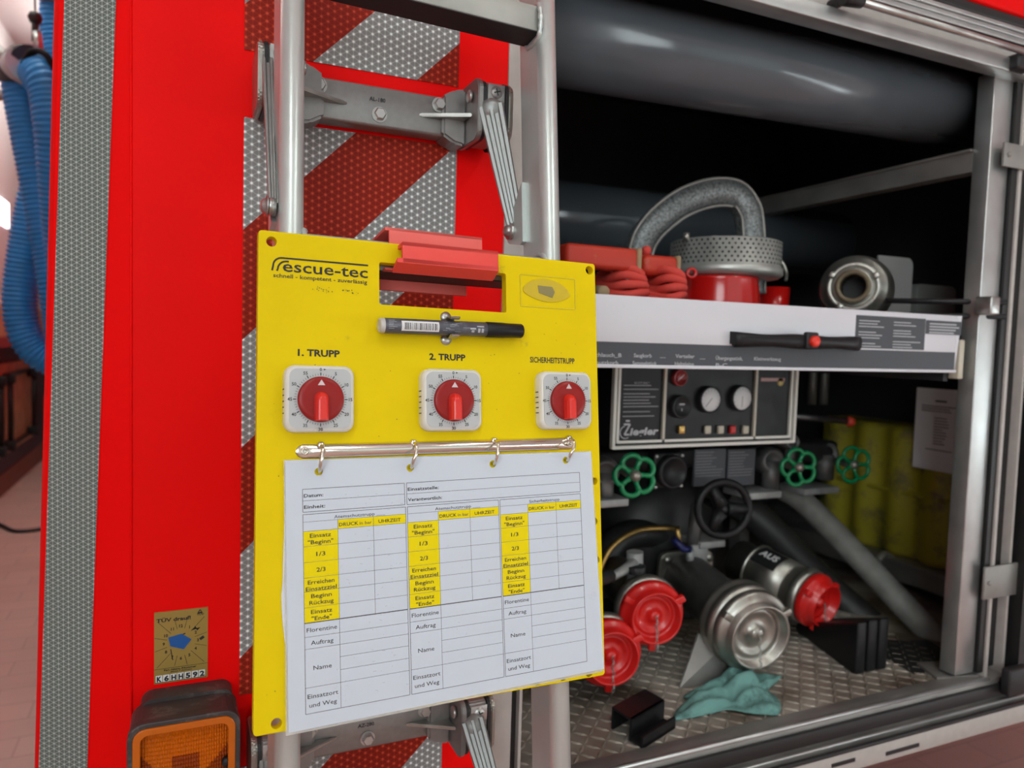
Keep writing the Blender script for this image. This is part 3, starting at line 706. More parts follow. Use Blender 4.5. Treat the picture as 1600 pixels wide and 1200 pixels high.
for vt in (buv(845, 10, LH-.004)[1], .006, -.275):
    b = BM(); box(b, rails[0]+.0108, rails[1]-.0108, vt-.028, vt, LH-.036, LH-.004, MB, bev=.0015)
    box(b, rails[0]+.0108, rails[1]-.0108, vt-.0288, vt-.0278, LH-.036, LH-.0045, MB, mi=1)  # thin black layer colours in the shade under the rung
    obj('rung', b, [RAILD, SEAL_SHADE], lad)
    for uu in (rails[0]+.0108, rails[1]-.0108):
        b = BM(); pts = [MB @ Vector((uu, vt+.001, LH-.034)), MB @ Vector((uu, vt+.001, LH-.004)), MB @ Vector((uu, vt-.031, LH-.004)), MB @ Vector((uu, vt-.031, LH-.034))]
        tube(b, resample(smooth_path(pts, 6, True), .003), [.0026+.0006*math.sin(i*2.1) for i in range(len(resample(smooth_path(pts, 6, True), .003)))], 8, closed=True)
        obj('weld_bead', b, RAILM, lad)
# lugs and swing arms
def arm(side, lpx, lpy, hpt, dz, drop):
    ui = rails[side]+(-.0108 if side else .0108)*1
    s = 1 if side else -1
    x_in = (MB @ Vector((ui, buv(lpx, lpy, LH)[1], LH))).x
    piv = on_x(lpx, lpy, x_in-.004*s) if side else None
    return piv
ui = rails[1]-.0108
vR = buv(810, 355, LH-.05)[1]
pivR = MB @ Vector((ui-.003, vR, LH-.062))
pp = on_x(802, 362, pivR.x); pivR = pp
loc = MB.inverted() @ pivR
b = BM(); Ml = MB @ Matrix(((0, 0, 1, ui-.0024), (0, 1, 0, 0), (1, 0, 0, 0), (0, 0, 0, 1)))
vl, wl = loc.y, loc.z
poly = [(LH-.049, vl+.040), (LH-.042, vl+.047), (LH-.042, vl-.018), (LH-.049, vl-.020)]+[(wl+.014*math.cos(a), vl+.014*math.sin(a)) for a in [PI*1.45-k*PI/10 for k in range(9)]]
prism(b, poly, -.0025, .0025, Ml); lug = obj('pivot_lug', b, RAILM, lad)
b = BM(); nl = (MB.to_3x3() @ Vector((-1, 0, 0)))
for sgn in (1,): lathe(b, [(0, .0055), (.004, .005), (.0065, .0025), (.007, 0), (.0095, 0), (.0095, -.001)], 20, frame(pivR+nl*.006, nl)); cyl(b, pivR, pivR+nl*.006, .009)
obj('pivot_bolt', b, STEEL, lug)
# left lug
ul = rails[0]-.0108
pivL = on_x(425, 323, (MB @ Vector((ul-.004, buv(425, 323, LH-.05)[1], LH-.05))).x)
loc = MB.inverted() @ pivL; vl, wl = loc.y, loc.z
b = BM(); Ml = MB @ Matrix(((0, 0, 1, ul-.002), (0, 1, 0, 0), (1, 0, 0, 0), (0, 0, 0, 1)))
poly = [(LH-.049, vl+.040), (LH-.042, vl+.047), (LH-.042, vl-.018), (LH-.049, vl-.020)]+[(wl+.013*math.cos(a), vl+.013*math.sin(a)) for a in [PI*1.45-k*PI/10 for k in range(9)]]
prism(b, poly, -.0025, .0025, Ml); lug2 = obj('pivot_lug', b, RAILM, lad)
b = BM(); lathe(b, [(0, .005), (.004, .0045), (.0065, .0025), (.007, 0), (.0095, 0), (.0095, -.001)], 20, frame(pivL+nl*.005, nl)); cyl(b, pivL-nl*.003, pivL+nl*.005, .008); obj('pivot_bolt', b, STEEL, lug2)
def beam(a, c, wd, parent, th=.011, up=(0, -1, 0)):
    """I-section arm between two points, its grooved face to the viewer"""
    a = Vector(a); c = Vector(c); up = (CAM-(a+c)/2).normalized(); M = frame(a, c-a, up); L = (c-a).length; b = BM()
    hw = wd/2; t = wd*.19
    sec = [(-hw, -th), (-hw, th*.55), (-hw+t*.3, th*.82), (-hw+t, th*.82), (-hw+t*1.35, th*.62), (-t*.55, th*.62), (-t*.3, th*.78), (t*.3, th*.78), (t*.55, th*.62), (hw-t*1.35, th*.62), (hw-t, th*.82), (hw-t*.3, th*.82), (hw, th*.55), (hw, -th)]
    # M columns: ex = up x ez (sideways), ey ~ up
    lo = [b.verts.new(M @ Vector((x*1.25, y*1.25, 0))) for x, y in sec]; hi = [b.verts.new(M @ Vector((x*.8, y*.8, L))) for x, y in sec]; n = len(sec)
    quadf(b, lo); quadf(b, hi)
    for k in range(n): quadf(b, (lo[k], lo[(k+1) % n], hi[(k+1) % n], hi[k]))
    lathe(b, [(0, -hw*.8), (hw*.8, -hw*.6), (hw*1.27, 0), (hw*1.25, hw*.45), (hw*.9, hw*.8), (0, hw*.9)], 20, frame(a+(c-a).normalized()*.004, CAM-a))
    return obj('swing_arm', b, mat('satin_cast_arm', (.30, .31, .30), .42, .6, var=.15, vs=40), parent)
hR = on_y(767, 178, .776); hL = on_y(424, 104, .785)
beam(hR+Vector((0, 0, .006)), pivR+Vector((.004, .0, .0)), .023, brU)
beam(hL+Vector((0, 0, .004)), pivL+Vector((.003, .0, .0)), .015, brU)
# lower pair
for hp, e, w_ in ((on_y(738, 1126, .776), on_y(795, 1330, .70), .022), (on_y(421, 1180, .786), on_y(425, 1400, .68), .018)):
    beam(hp, e, w_, brL)

# ================================================================== BREATHING BOARD
board = thing('monitoring_board', 'yellow plastic incident monitoring board hung in front of the ladder', 'board', MB @ Vector((.165, -.413, -.006)))
def BO(name, b, m, parent, label=None): b.transform(MB); return obj(name, b, m, parent, label=label)
def b2(px, py, h=0): return buv(px, py, h)
def bc4(x, y, h=0): return buv(390+x/2.857, 350+y/2.857, h)
holes = [circ(*bc4(98, 78), .0042), circ(*bc4(1517, 206), .0042), circ(*b2(432, 1131), .0042)]
hx = bc4(580, 172), bc4(1148, 392)
holes.append(rrect(.1038, .2287, -.0570, -.0188, .002))
for px, py in ((929, 752), (929, 815), (932, 875), (840, 1065), (880, 1058), (921, 1052)): 
    holes.append(circ(*b2(px, py), .0036, 18))
b = BM(); plate(b, rrect(.0005, .330, -.4125, -.0003, .003), holes, -.010, 0, bev=.0006); BO('board_plate', b, YEL, board)
# printing
ZP = .00025
b = BM()
MP = T(0, 0, ZP)
# rescue-tec: lettering under the sweeping roof of the first r's
x0, y0 = bc4(150, 235); x1, y1 = bc4(525, 245)
txt(b, 'escue-tec', x0-.0005, -.0342, .0098, MP, 0, w=x1-x0+.001, bold=.012)
def swoosh(ox, oy, dx):
    pts = []
    for k in range(9): a = PI-(k/8)*PI/2; pts.append((ox+.007*math.cos(a)+.007, oy-.007+.007*math.sin(a)))
    return [(ox-.0008, -.0342)]+pts+[(ox+dx, oy)]
for ox, oy, dx, tw in ((.0125, -.0228, .081, .0015), (.0163, -.0255, .009, .0015)):
    P = swoosh(ox, oy, dx)
    for a, c in zip(P, P[1:]): line(b, *a, *c, tw, MP)
txt(b, 'schnell - kompetent - zuverlässig', .0126, -.0397, .0034, MP, 0, w=.080, bold=.015)
txt(b, '1. TRUPP', .0331, -.1056, .0056, MP, 0, w=.0355, bold=.035); txt(b, '2. TRUPP', .1501, -.1051, .0056, MP, 0, w=.0355, bold=.035)
txt(b, 'SICHERHEITSTRUPP', .2532, -.1045, .0054, MP, 0, w=.0500, bold=.02)
BO('board_lettering', b, INK, board)
b = BM(); random.seed(3)
for cx, cy in ((.049, -.0475), (.058, -.0478), (.080, -.048), (.074, -.0465)):
    for k in range(9):
        a = random.uniform(0, 6.28); r = random.uniform(0, .005); r2 = random.uniform(.0002, .0006)
        prism(b, circ(cx+r*math.cos(a), cy+.5*r*math.sin(a), r2, 6), 0, .0001, MP)
for k in range(70):
    prism(b, circ(random.uniform(.01, .32), random.uniform(-.40, -.06), random.uniform(.0002, .0006), 6), 0, .0001, MP)
BO('pen_smudges', b, mat('ink_smudge', (.16, .13, .03), .7), board)
# recessed window with a piece of tape
a0 = bc4(1205, 228); a1 = bc4(1453, 376)
b = BM(); plate(b, rrect(.2435, .3060, -.0500, -.0178, .0015), [rrect(.2444, .3051, -.0491, -.0187, .001)], 0, .0005); BO('label_window', b, mat('yellow_window_edge', (.62, .48, .01), .5), board)
b = BM(); ctr = bc4(1325, 298); prism(b, [(ctr[0]+.026*math.cos(a)*(1-.06*math.sin(3*a)), ctr[1]+.0105*math.sin(a)*(1-.08*math.cos(2*a))-.001*math.cos(a)) for a in [k*PI/16 for k in range(32)]], 0, .0006, MP); BO('glue_blob', b, mat('yellowed_glue', (.62, .46, .015), .2, coat=.5), board)
b = BM(); prism(b, [(ctr[0]-.009, ctr[1]-.003), (ctr[0]-.010, ctr[1]+.0045), (ctr[0]+.006, ctr[1]+.004), (ctr[0]+.009, ctr[1]-.001), (ctr[0]+.006, ctr[1]-.007)], .0006, .0010, MP); BO('magnet', b, mat('grey_magnet', (.26, .22, .08), .5), board)

# ---- ring binder bar
rb = bpy.data.objects.new('ring_binder', None); COL.objects.link(rb); rb.parent = board; rb.location = (MB @ Vector((.17, -.19, 0)))-org(board)
angR = math.radians(1.0)
A_ = bc4(205, 1030); C2 = bc4(1450, 990)
MR = T(A_[0], A_[1]+.0025, 0) @ RZ(math.atan2(C2[1]-A_[1], C2[0]-A_[0])); LR = math.hypot(C2[0]-A_[0], C2[1]-A_[1])
b = BM(); n = 10
secs = []
for (xx, hw, hh) in ((0, .0015, .001), (.002, .0045, .0016), (.006, .0062, .002), (.014, .0062, .002), (.022, .0062, .0065), (LR/2, .0062, .0068), (LR-.022, .0062, .0065), (LR-.014, .0062, .002), (LR-.006, .0062, .002), (LR-.002, .0045, .0016), (LR, .0015, .001)):
    secs.append([b.verts.new(MR @ Vector((xx, hw*math.cos(PI*k/n), hh*math.sin(PI*k/n)))) for k in range(n+1)])
for a, c in zip(secs, secs[1:]):
    for k in range(n): quadf(b, (a[k], a[k+1], c[k+1], c[k]), 0, True)
lathe(b, [(.0032, .0022), (.0032, .0045), (.0014, .0045), (.0014, .0022)], 16, MR @ T(.007, 0, 0)); lathe(b, [(.0032, .0022), (.0032, .0045), (.0014, .0045), (.0014, .0022)], 16, MR @ T(LR-.007, 0, 0))
BO('binder_bar', b, NICK, rb)
for (px, py), (qx, qy) in zip(((305, 990), (718, 980), (1078, 968), (1412, 958)), ((498, 737), (641, 731), (770, 725), (884, 719))):
    u_, _ = bc4(px, py); p = MR.inverted() @ Vector((u_, 0, 0)); xx = p.x; hu, hv = b2(qx, qy, .0022); ho = MR.inverted() @ Vector((hu, hv, 0))
    b = BM(); pts = [MR @ Vector((xx, .0045, .002)), MR @ Vector((xx, .003, .011)), MR @ Vector((xx-.001, ho.y*.25, .0135)), MR @ Vector((ho.x-.0005, ho.y*.66, .0125)), MR @ Vector((ho.x, ho.y*.95, .0065)), MR @ Vector((ho.x, ho.y, -.001))]
    tube(b, smooth_path(pts, 6), .0016, 10)
    lathe(b, [(.0036, 0), (.0036, .0035), (.0026, .005), (0, .005)], 14, MR @ T(xx, .0045, .0005))
    BO('ring', b, NICK, rb)
# ---- marker clip on board
mc0 = bc4(893, 470)
b = BM()
lathe(b, [(0, .0012), (.0052, .0012), (.0052, 0)], 20, T(mc0[0]-.004, mc0[1]+.011, 0)); lathe(b, [(0, .0012), (.0052, .0012), (.0052, 0)], 20, T(mc0[0]-.004, mc0[1]-.010, 0))
for s in (1, -1):
    pts = [Vector((mc0[0]-.001, mc0[1]+s*.002, .001)), Vector((mc0[0]-.001, mc0[1]+s*.0085, .004)), Vector((mc0[0]-.001, mc0[1]+s*.0095, .010)), Vector((mc0[0]-.001, mc0[1]+s*.0070, .0165)), Vector((mc0[0]-.001, mc0[1]+s*.0088, .0195))]
    tube(b, smooth_path(pts, 5), .0045, 10, sx=.12, sy=1., up=(0, 1, 0))
BO('pen_clip', b, STEEL, board, label='steel spring clip')

# ---- marker pen
HM = .0095
mk = thing('marker_pen', 'grey permanent marker with black cap clipped under the carrying slot', 'marker', MB @ Vector((mc0[0], mc0[1]-.008, HM)))
pL = bc4(577, 452, HM); pR = bc4(1215, 478, HM)
PL, PR = Vector((pL[0], pL[1], HM)), Vector((pR[0], pR[1], HM)); Mm = frame(PL, PR-PL, (0, 0, 1)); LM = (PR-PL).length
rM = .0069
b = BM(); lathe(b, [(.0062, .004), (rM, .0045), (rM, LM*.735), (.0060, LM*.74)], 32, Mm); BO('barrel', b, mat('marker_grey_label', (.085, .09, .11), .35, var=.3, vs=180), mk)
b = BM(); lathe(b, [(0, .0008), (.0045, .0008), (.0048, 0), (.0060, 0), (rM*.98, .001), (rM*.99, .0045)], 32, Mm); BO('end_plug', b, mat('pearl_grey_plastic', (.55, .54, .50), .3), mk)
b = BM(); lathe(b, [(.0066, LM*.725), (.0073, LM*.730), (.0072, LM*.86), (.0069, LM*.87), (.0068, LM*.992), (.0060, LM), (0, LM)], 32, Mm)
BO('cap', b, BLKP, mk)
# printed wrap: curved patches on the barrel
def wrap(bm, z0_, z1_, a0_, a1_, r, mi=0):
    n = 8
    va = [bm.verts.new(Mm @ Vector((r*math.cos(a0_+(a1_-a0_)*k/n), r*math.sin(a0_+(a1_-a0_)*k/n), z0_))) for k in range(n+1)]
    vb = [bm.verts.new(Mm @ Vector((r*math.cos(a0_+(a1_-a0_)*k/n), r*math.sin(a0_+(a1_-a0_)*k/n), z1_))) for k in range(n+1)]
    for k in range(n): quadf(bm, (va[k], va[k+1], vb[k+1], vb[k]), mi, True)
# direction of viewer (+z of board) in pen frame
dv = (Mm.to_3x3().inverted() @ Vector((0, 0, 1))); av = math.atan2(dv.y, dv.x); dn = (Mm.to_3x3().inverted() @ Vector((0, 1, 0))); sg = 1 if math.sin(math.atan2(dn.y, dn.x)-av) > 0 else -1
b = BM(); wrap(b, LM*.135, LM*.385, av-sg*.75, av+sg*.62, rM+.0001); BO('barcode_label', b, WHITEM, mk)
b = BM(); z_ = LM*.155; random.seed(5)
while z_ < LM*.375:
    w_ = random.choice((.0003, .0005, .0008)); wrap(b, z_, z_+w_, av-sg*.55, av+sg*.35, rM+.0002); z_ += w_+random.choice((.0004, .0006, .0009))
BO('barcode_bars', b, INK, mk)
b = BM()
for z0_, z1_, a, c in ((.655, .672, -.6, -.05), (.680, .697, -.6, -.05), (.648, .698, .12, .3), (.61, .63, -.6, -.3), (.60, .64, -.2, 0)): wrap(b, LM*z0_, LM*z1_, av+sg*a, av+sg*c, rM+.0002)
for k in range(6): wrap(b, LM*(.05), LM*(.05+random.uniform(.02, .06)), av+sg*(-.5+.22*k), av+sg*(-.44+.22*k), rM+.0002)
for k in range(14): q = random.uniform(.40, .56); wrap(b, LM*q, LM*(q+random.uniform(.02, .05)), av+sg*(-.6+.11*k), av+sg*(-.56+.11*k), rM+.0002)
BO('barrel_print', b, LBLT, mk)

# ---- kitchen timers (one built with its parts, two copied)
HT = .012
cs = []
for px, py in ((318, 780), (912, 785), (1420, 787)): cs.append(bc4(px, py, HT+.001))
def make_timer(c):
    cx, cy = c; M = T(cx, cy-.0003, 0)
    t = thing('kitchen_timer', '', 'timer', MB @ Vector((cx, cy, 0)))
    s = .0286
    b = BM(); tt = BM()
    pr = [(s-.0004, -.004), (s, 0), (s, HT-.004), (s-.0012, HT-.0012), (s-.004, HT)]
    rg = []
    for ss, z in pr: rg.append([tt.verts.new((x, y, z)) for x, y in rrect(-ss-.0003, ss+.0003, -ss+.0008, ss, .0085, 8)])
    for a, d in zip(rg, rg[1:]):
        for k in range(len(a)): f = tt.faces.new((a[k], a[(k+1) % len(a)], d[(k+1) % len(a)], d[k])); f.smooth = True
    tt.faces.new(rg[-1]); join(b, tt, M, 0, smooth=True); BO('housing', b, WHT, t)
    b = BM(); prism(b, rrect(-s+.003, s-.003, -s+.004, s-.003, .007, 8), HT-.0002, HT+.0003, M); BO('face_plate', b, FACE, t)
    b = BM(); Mz = M @ T(0, -.0002, HT+.0005)
    for k in range(60):
        a = PI/2-2*PI*k/60; big = k % 5 == 0; r0 = .0200; r1 = .0226 if big else .0217
        line(b, r0*math.cos(a), r0*math.sin(a), r1*math.cos(a), r1*math.sin(a), .0008 if big else .0003, Mz)
        if big:
            R_ = .0251; txt(b, str(k), R_*math.cos(a), R_*math.sin(a)-.0013, .0027, Mz, 0, al='CENTER', bold=.018)
    prism(b, [(.0025, .0244), (.0045, .0252), (.0025, .0260)], 0, .0001, Mz)
    BO('minute_scale', b, INK, t)
    b = BM()
    for k in range(5): box(b, -s-.0009, -s+.0004, -.012+k*.005, -.0112+k*.005, .002, .007, M)
    BO('vent_slots', b, INK, t)
    b = BM(); lathe(b, [(.0188, HT), (.0192, HT+.001), (.0190, HT+.0028), (.0182, HT+.0038), (.014, HT+.0036), (0, HT+.0034)], 48, M @ T(0, -.0002, 0))
    BO('dial', b, TRED, t)
    b = BM()
    prof = [(.0058, HT+.0034), (.0052, HT+.0085), (.0036, HT+.0115), (.0024, HT+.012)]; rg = []
    for hw, z in prof:
        top = .0052+ (hw-.0058)*.8; pts = [(hw*math.cos(a), top-.0048+hw*math.sin(a)*1.0+.0) for a in [k*PI/12 for k in range(13)]]+[(-hw, -.0182+(.0058-hw)*.25), (hw, -.0182+(.0058-hw)*.25)]
        rg.append([b.verts.new(M @ Vector((x, y, z))) for x, y in pts])
    for a, d in zip(rg, rg[1:]):
        for k in range(len(a)): quadf(b, (a[k], a[(k+1) % len(a)], d[(k+1) % len(d)], d[k]), 0, k < 12)
    quadf(b, rg[-1]); BO('grip', b, KRED, t, label='bright red grip')
    b = BM(); prism(b, [(-.0030, .0115), (.0030, .0115), (0, .0162)], HT+.0037, HT+.0042, M); BO('pointer_mark', b, mat('pale_pointer', (.62, .55, .55), .5), t)
    return t
t1 = make_timer(cs[0])
for i, c in enumerate(cs):
    t = t1 if i == 0 else copy_tree(t1)
    t.location = MB @ Vector((c[0], c[1], 0)); t['group'] = 'kitchen timers set in the yellow board'
    t['label'] = ['white square kitchen timer with red dial under "1. TRUPP"', 'white square kitchen timer with red dial under "2. TRUPP", in the middle', 'white square kitchen timer with red dial under "SICHERHEITSTRUPP"'][i]

# ---- paper sleeve + form
ZF = .0022
def sheet_mesh(poly, z, bend=0., nx=20, ny=16, drop=0.):
    """poly TL,TR,BR,BL in board metres"""
    b = BM(); g = []
    tl_, tr_, br_, bl_ = [Vector(p) for p in poly]
    for i in range(nx+1):
        g.append([])
        for j in range(ny+1):
            u_, v_ = i/nx, j/ny; p = (tl_*(1-u_)+tr_*u_)*(1-v_)+(bl_*(1-u_)+br_*u_)*v_
            g[i].append(b.verts.new((p.x, p.y, z+bend*math.sin(PI*v_)*(1-u_)**2+drop*v_*0)))
    for i in range(nx):
        for j in range(ny): quadf(b, (g[i][j], g[i+1][j], g[i+1][j+1], g[i][j+1]), 0, True)
    return b
pTL, pTR, pBR, pBL = b2(445, 720), b2(921, 706), b2(942, 1044), b2(450, 1144)
stack = thing('paper_stack', 'spare white sheets behind the form, edges showing at its left', 'paper', MB @ Vector((.15, -.40, .0006)))
for k, (dx, dz) in enumerate(((-.0035, .0006), (-.0015, .0012))):
    b = BM(); tl_ = Vector((pTL[0]-.0002, pTL[1]-.013)); bl_ = Vector((pBL[0]+.0012, pBL[1]+.014+.008*k)); n = 16; pts = []
    for j in range(n+1):
        f = j/n; p = tl_.lerp(bl_, f); pts.append((p.x+dx*math.sin(PI*f*.95)**2+(.0012*math.sin(9*f) if f > .45 else 0), p.y))
    pts += [(pBR[0]-.003, pBR[1]+.003), (pTR[0]-.001, pTR[1]-.013)]
    plate(b, pts, [], dz-.0002, dz+.0002); BO('sheet', b, PAPER2, stack)
frm = thing('form_sheet', 'laminated white incident form with yellow cells held by the four rings', 'form', MB @ Vector((.16, -.41, ZF)))
b = BM()
hl = []
for px, py in ((498, 737), (641, 731), (770, 725), (884, 719)): hl.append(circ(*b2(px, py, ZF), .0034, 16))
plate(b, [pTL, pTR, pBR, pBL], hl, ZF-.0004, ZF, bev=.0); BO('paper', b, PAPER, frm)
b = BM(); rm = .0025; plate(b, [(pTL[0]-.0012, pTL[1]+.0008), (pTR[0]+.001, pTR[1]+.0008), (pBR[0]+.0005, pBR[1]+.001), (pBR[0]-.002, pBR[1]-.0025), (pBL[0]-.002, pBL[1]-.002)], [[(p[0], p[1]) for p in (pTL, pTR, pBR, pBL)]], ZF-.0005, ZF-.0001)
BO('laminate_edge', b, mat('clear_laminate', (.8, .8, .75), .15, alpha=.35), frm)
MF = T(.0373, -.2181, ZF+.00015) @ RZ(math.radians(1.15)) @ Matrix.Scale(1.0, 4)
# ring holes shown dark under the paper
LW = .00042
lines = BM(); fill = BM(); tb_ = BM(); tn = BM()
mm = .001
def fl(x0, y0, x1, y1, w_=LW): line(lines, x0*mm, -y0*mm, x1*mm, -y1*mm, w_, MF)
def fr(x0, y0, x1, y1, w_=LW):
    fl(x0, y0, x1, y0, w_); fl(x1, y0, x1, y1, w_); fl(x0, y1, x1, y1, w_); fl(x0, y0, x0, y1, w_)
def ft(s, x, y, h, w_=None, bold=True, al='LEFT'): txt(tb_ if bold else tn, s, x*mm, -y*mm, h*mm, MF @ T(0, 0, .0001), 0, w=None if w_ is None else w_*mm, al=al, bold=.012 if bold else .002)
fr(0, 0, 88, 19); fl(0, 9.6, 88, 9.6, .0003); fr(90, 0, 267.5, 19); fl(90, 9.6, 267.5, 9.6, .0003)
ft('Datum:', 1, 6.8, 2.8, 16); ft('Einheit:', 1, 16.2, 2.8, 17.5); ft('Einsatzstelle:', 91, 7.0, 2.8, 29); ft('Verantwortlich:', 91, 16.2, 2.8, 32)
rows_ = [35, 47.5, 60.5, 73.2, 84.6, 97.5, 110]
for ci, (cx, cw) in enumerate(((0, 88.5), (90.2, 88.5), (180.2, 87.3))):
    fr(cx, 21, cx+cw, 183); a1_, a2_ = cx+28.8, cx+59.5
    fl(cx, 27.2, cx+cw, 27.2, .00025)
    rect(fill, a1_*mm, (cx+cw)*mm, -35*mm, -27.2*mm, MF @ T(0, 0, -.00006)); rect(fill, cx*mm, a1_*mm, -110*mm, -35*mm, MF @ T(0, 0, -.00006))
    fl(a1_, 27.2, a1_, 110, .0003); fl(a2_, 27.2, a2_, 110, .0003)
    for r_ in rows_: fl(cx, r_, cx+cw, r_, .00028)
    fl(cx, 110, cx+cw, 110, .0008)
    ft('Atemschutztrupp ___' if ci < 2 else 'Sicherheitstrupp', cx+cw*.54, 26, 2.7, 44 if ci < 2 else 33, False, 'CENTER')
    ft('DRUCK', a1_+1, 33.0, 2.9, 16.5); ft('in bar', a1_+18.6, 33.0, 2.7, 10.6, False); ft('UHRZEIT', a2_+(cx+cw-a2_)/2, 33.0, 2.9, 20, True, 'CENTER')
    m_ = cx+14.2
    for r_, (l1, l2) in zip(rows_, (('Einsatz', '"Beginn"'), ('1/3', None), ('2/3', None), ('Erreichen', 'Einsatzziel'), ('Beginn', 'Rückzug'), ('Einsatz', '"Ende"'))):
        if l2 is None: ft(l1, m_, r_+8.5, 3.5, 7.5, True, 'CENTER')
        else:
            wd = {'Einsatz': 17.5, '"Beginn"': 21, 'Erreichen': 22, 'Einsatzziel': 25.5, 'Beginn': 17, 'Rückzug': 20, '"Ende"': 16.5}
            ft(l1, m_, r_+5.5, 3.3, wd[l1], True, 'CENTER'); ft(l2, m_, r_+10.9, 3.3, wd[l2], True, 'CENTER')
    fl(a1_, 110, a1_, 183, .0003)
    for r_, full in ((121.4, 1), (131.1, 1), (141.2, 0), (151.8, 0), (162.2, 1)): fl(cx if full else a1_, r_, cx+cw, r_, .00028)
    ft('Florentine', m_, 117.6, 3.5, 25, False, 'CENTER'); ft('Auftrag', m_, 128.2, 3.5, 18.5, False, 'CENTER'); ft('Name', m_, 148.6, 3.5, 15, False, 'CENTER')
    ft('Einsatzort', m_, 171, 3.5, 25, False, 'CENTER'); ft('und Weg', m_, 178.2, 3.5, 22.5, False, 'CENTER')
BO('form_lines', lines, INKR, frm); BO('yellow_cells', fill, FYEL, frm, label='yellow cells')
BO('bold_lettering', tb_, INK, frm); BO('lettering', tn, INKG, frm)
b = BM(); random.seed(11)
for k in range(110):
    x = random.gauss(60, 22) if k < 70 else random.uniform(5, 260); y = random.uniform(5, 175)
    a = random.uniform(0, 3.1); l = random.uniform(.0005, .003)
    line(b, x*mm, -y*mm, x*mm+l*math.cos(a), -y*mm+l*math.sin(a)*.5, .00025, MF)
BO('pen_smudges', b, mat('pale_smudge', (.42, .43, .46), .7), frm)

# ---- red printed hook over the board and the rung
hk = thing('hanging_hook', 'red 3D-printed double hook gripping the top edge of the yellow board', 'hook', MB @ Vector((.17, -.02, .006)))
f0 = bc4(680, 90, .013)[0]; f1 = bc4(1107, 130, .013)[0]
zt_ = bc4(890, 100, .014)[1]; zb_ = bc4(870, 190, .014)[1]
b = BM()
box(b, f0, f1, zb_, zt_, .0110, .0150, bev=.0005)                    # front face
prism(b, [(zb_+.004, .0150), (zb_, .0150), (zb_-.0065, .0006), (zb_-.0030, .0006)], f0-.005, f1, Matrix(((0, 0, 1, 0), (1, 0, 0, 0), (0, 1, 0, 0), (0, 0, 0, 1))))
box(b, f0, f1, zt_-.004, zt_, -.013, .0150, bev=.0005)
BO('front_lip', b, HOOKR, hk)
r0_ = bc4(632, 60, -.004)[0]; r1_ = bc4(1050, 80, -.004)[0]; zt2 = bc4(840, 42, -.013)[1]
b = BM(); box(b, r0_, r1_, zt_-.006, zt2, -.0135, -.0105, bev=.0004); box(b, r0_-.004, r1_, zt2-.003, zt2, -.052, -.0105, bev=.0004); box(b, r0_-.004, r1_, zt2-.05, zt2, -.055, -.052, bev=.0004)
box(b, r0_-.004, r1_-.008, -.0225, -.0205, -.05, -.0105)
BO('rear_hook', b, mat('pink_printed_plastic', (.80, .13, .11), .5), hk)

# ================================================================== LOCKER CONTENTS
t = thing('storage_tube', 'large dark grey plastic tube lying across the top of the locker', 'tube', (1, .985, 1.67))
YT = .985; m0 = on_y(906, 68, YT); m1 = on_y(1516, 180, YT); sl_ = (m1.z-m0.z)/(m1.x-m0.x); pa, pb = Vector((.415, YT, m0.z+(.415-m0.x)*sl_+.004)), Vector((m1.x, YT, m1.z+.004))
b = BM(); lathe(b, [(.063, 0), (.0685, 0), (.0685, (pb-pa).length), (.063, (pb-pa).length)], 64, frame(pa, pb-pa)); obj('tube_wall', b, PIPE, t)
b = BM(); lathe(b, [(0, 0), (.064, 0), (.0692, .002), (.0692, .02), (.068, .02)], 64, frame(pb, pa-pb) @ T(0, 0, -.002)); obj('end_cap', b, BLKP, t)
t = thing('storage_tube', 'lower dark tube at the left, behind the woven hose ring', 'tube', (1, 1.5, 1.50))
a_ = on_y(880, 345, 1.50); c_ = on_y(1330, 400, 1.50)
pa, pb = Vector((.42, 1.5, a_.z)), Vector((1.60, 1.5, a_.z+.01))
b = BM(); lathe(b, [(0, 0), (.085, 0), (.085, (pb-pa).length), (0, (pb-pa).length)], 64, frame(pa, pb-pa)); obj('tube_wall', b, PIPE, t)

ZT = 1.287
# woven strainer ring (mesh sleeve bent to an arch)
t = thing('mesh_sleeve', 'grey woven wire sleeve bent into an arch behind the round strainer', 'sleeve', on_y(1080, 400, 1.16))
ar = [on_y(990, 470, 1.18), on_y(995, 400, 1.18), on_y(1012, 360, 1.17), on_y(1055, 322, 1.16), on_y(1105, 303, 1.15), on_y(1145, 305, 1.14), on_y(1164, 325, 1.13), on_y(1170, 352, 1.13), on_y(1172, 400, 1.13), on_y(1172, 460, 1.13)]
P = resample(smooth_path(ar, 10), .006)
b = BM(); tube(b, P, [.026-.0012*(i % 2) for i in range(len(P))], 24, sx=1.0, sy=.9); obj('sleeve', b, MESH, t)
b = BM()
for ph in (-.5, .5):
    pts = []
    for i, p in enumerate(P):
        tdir = (P[min(i+1, len(P)-1)]-P[max(i-1, 0)]).normalized(); side = Vector((0, 1, 0)).cross(tdir).normalized()
        pts.append(p + side*(.0255*(1 if ph > 0 else -1)) + Vector((0, -.012, 0)))
    tube(b, pts, .0030, 8)
obj('edge_wire', b, ALUD, t)

# strainer drum on red pot
pc = on_y(1140, 470, 1.12); cx_, cy_ = pc.x, 1.14
t = thing('suction_strainer', 'flat round aluminium strainer with punched holes resting on red pot', 'strainer', (cx_, cy_, on_y(1140, 420, 1.1).z))
rD = (on_y(1226, 390, cy_-.02).x-on_y(1056, 390, cy_-.02).x)/2; xD = (on_y(1226, 390, cy_-.02).x+on_y(1056, 390, cy_-.02).x)/2
rD *= .80
zD1 = on_y(1140, 364, cy_-rD).z; zD0 = on_y(1140, 411, cy_-rD).z
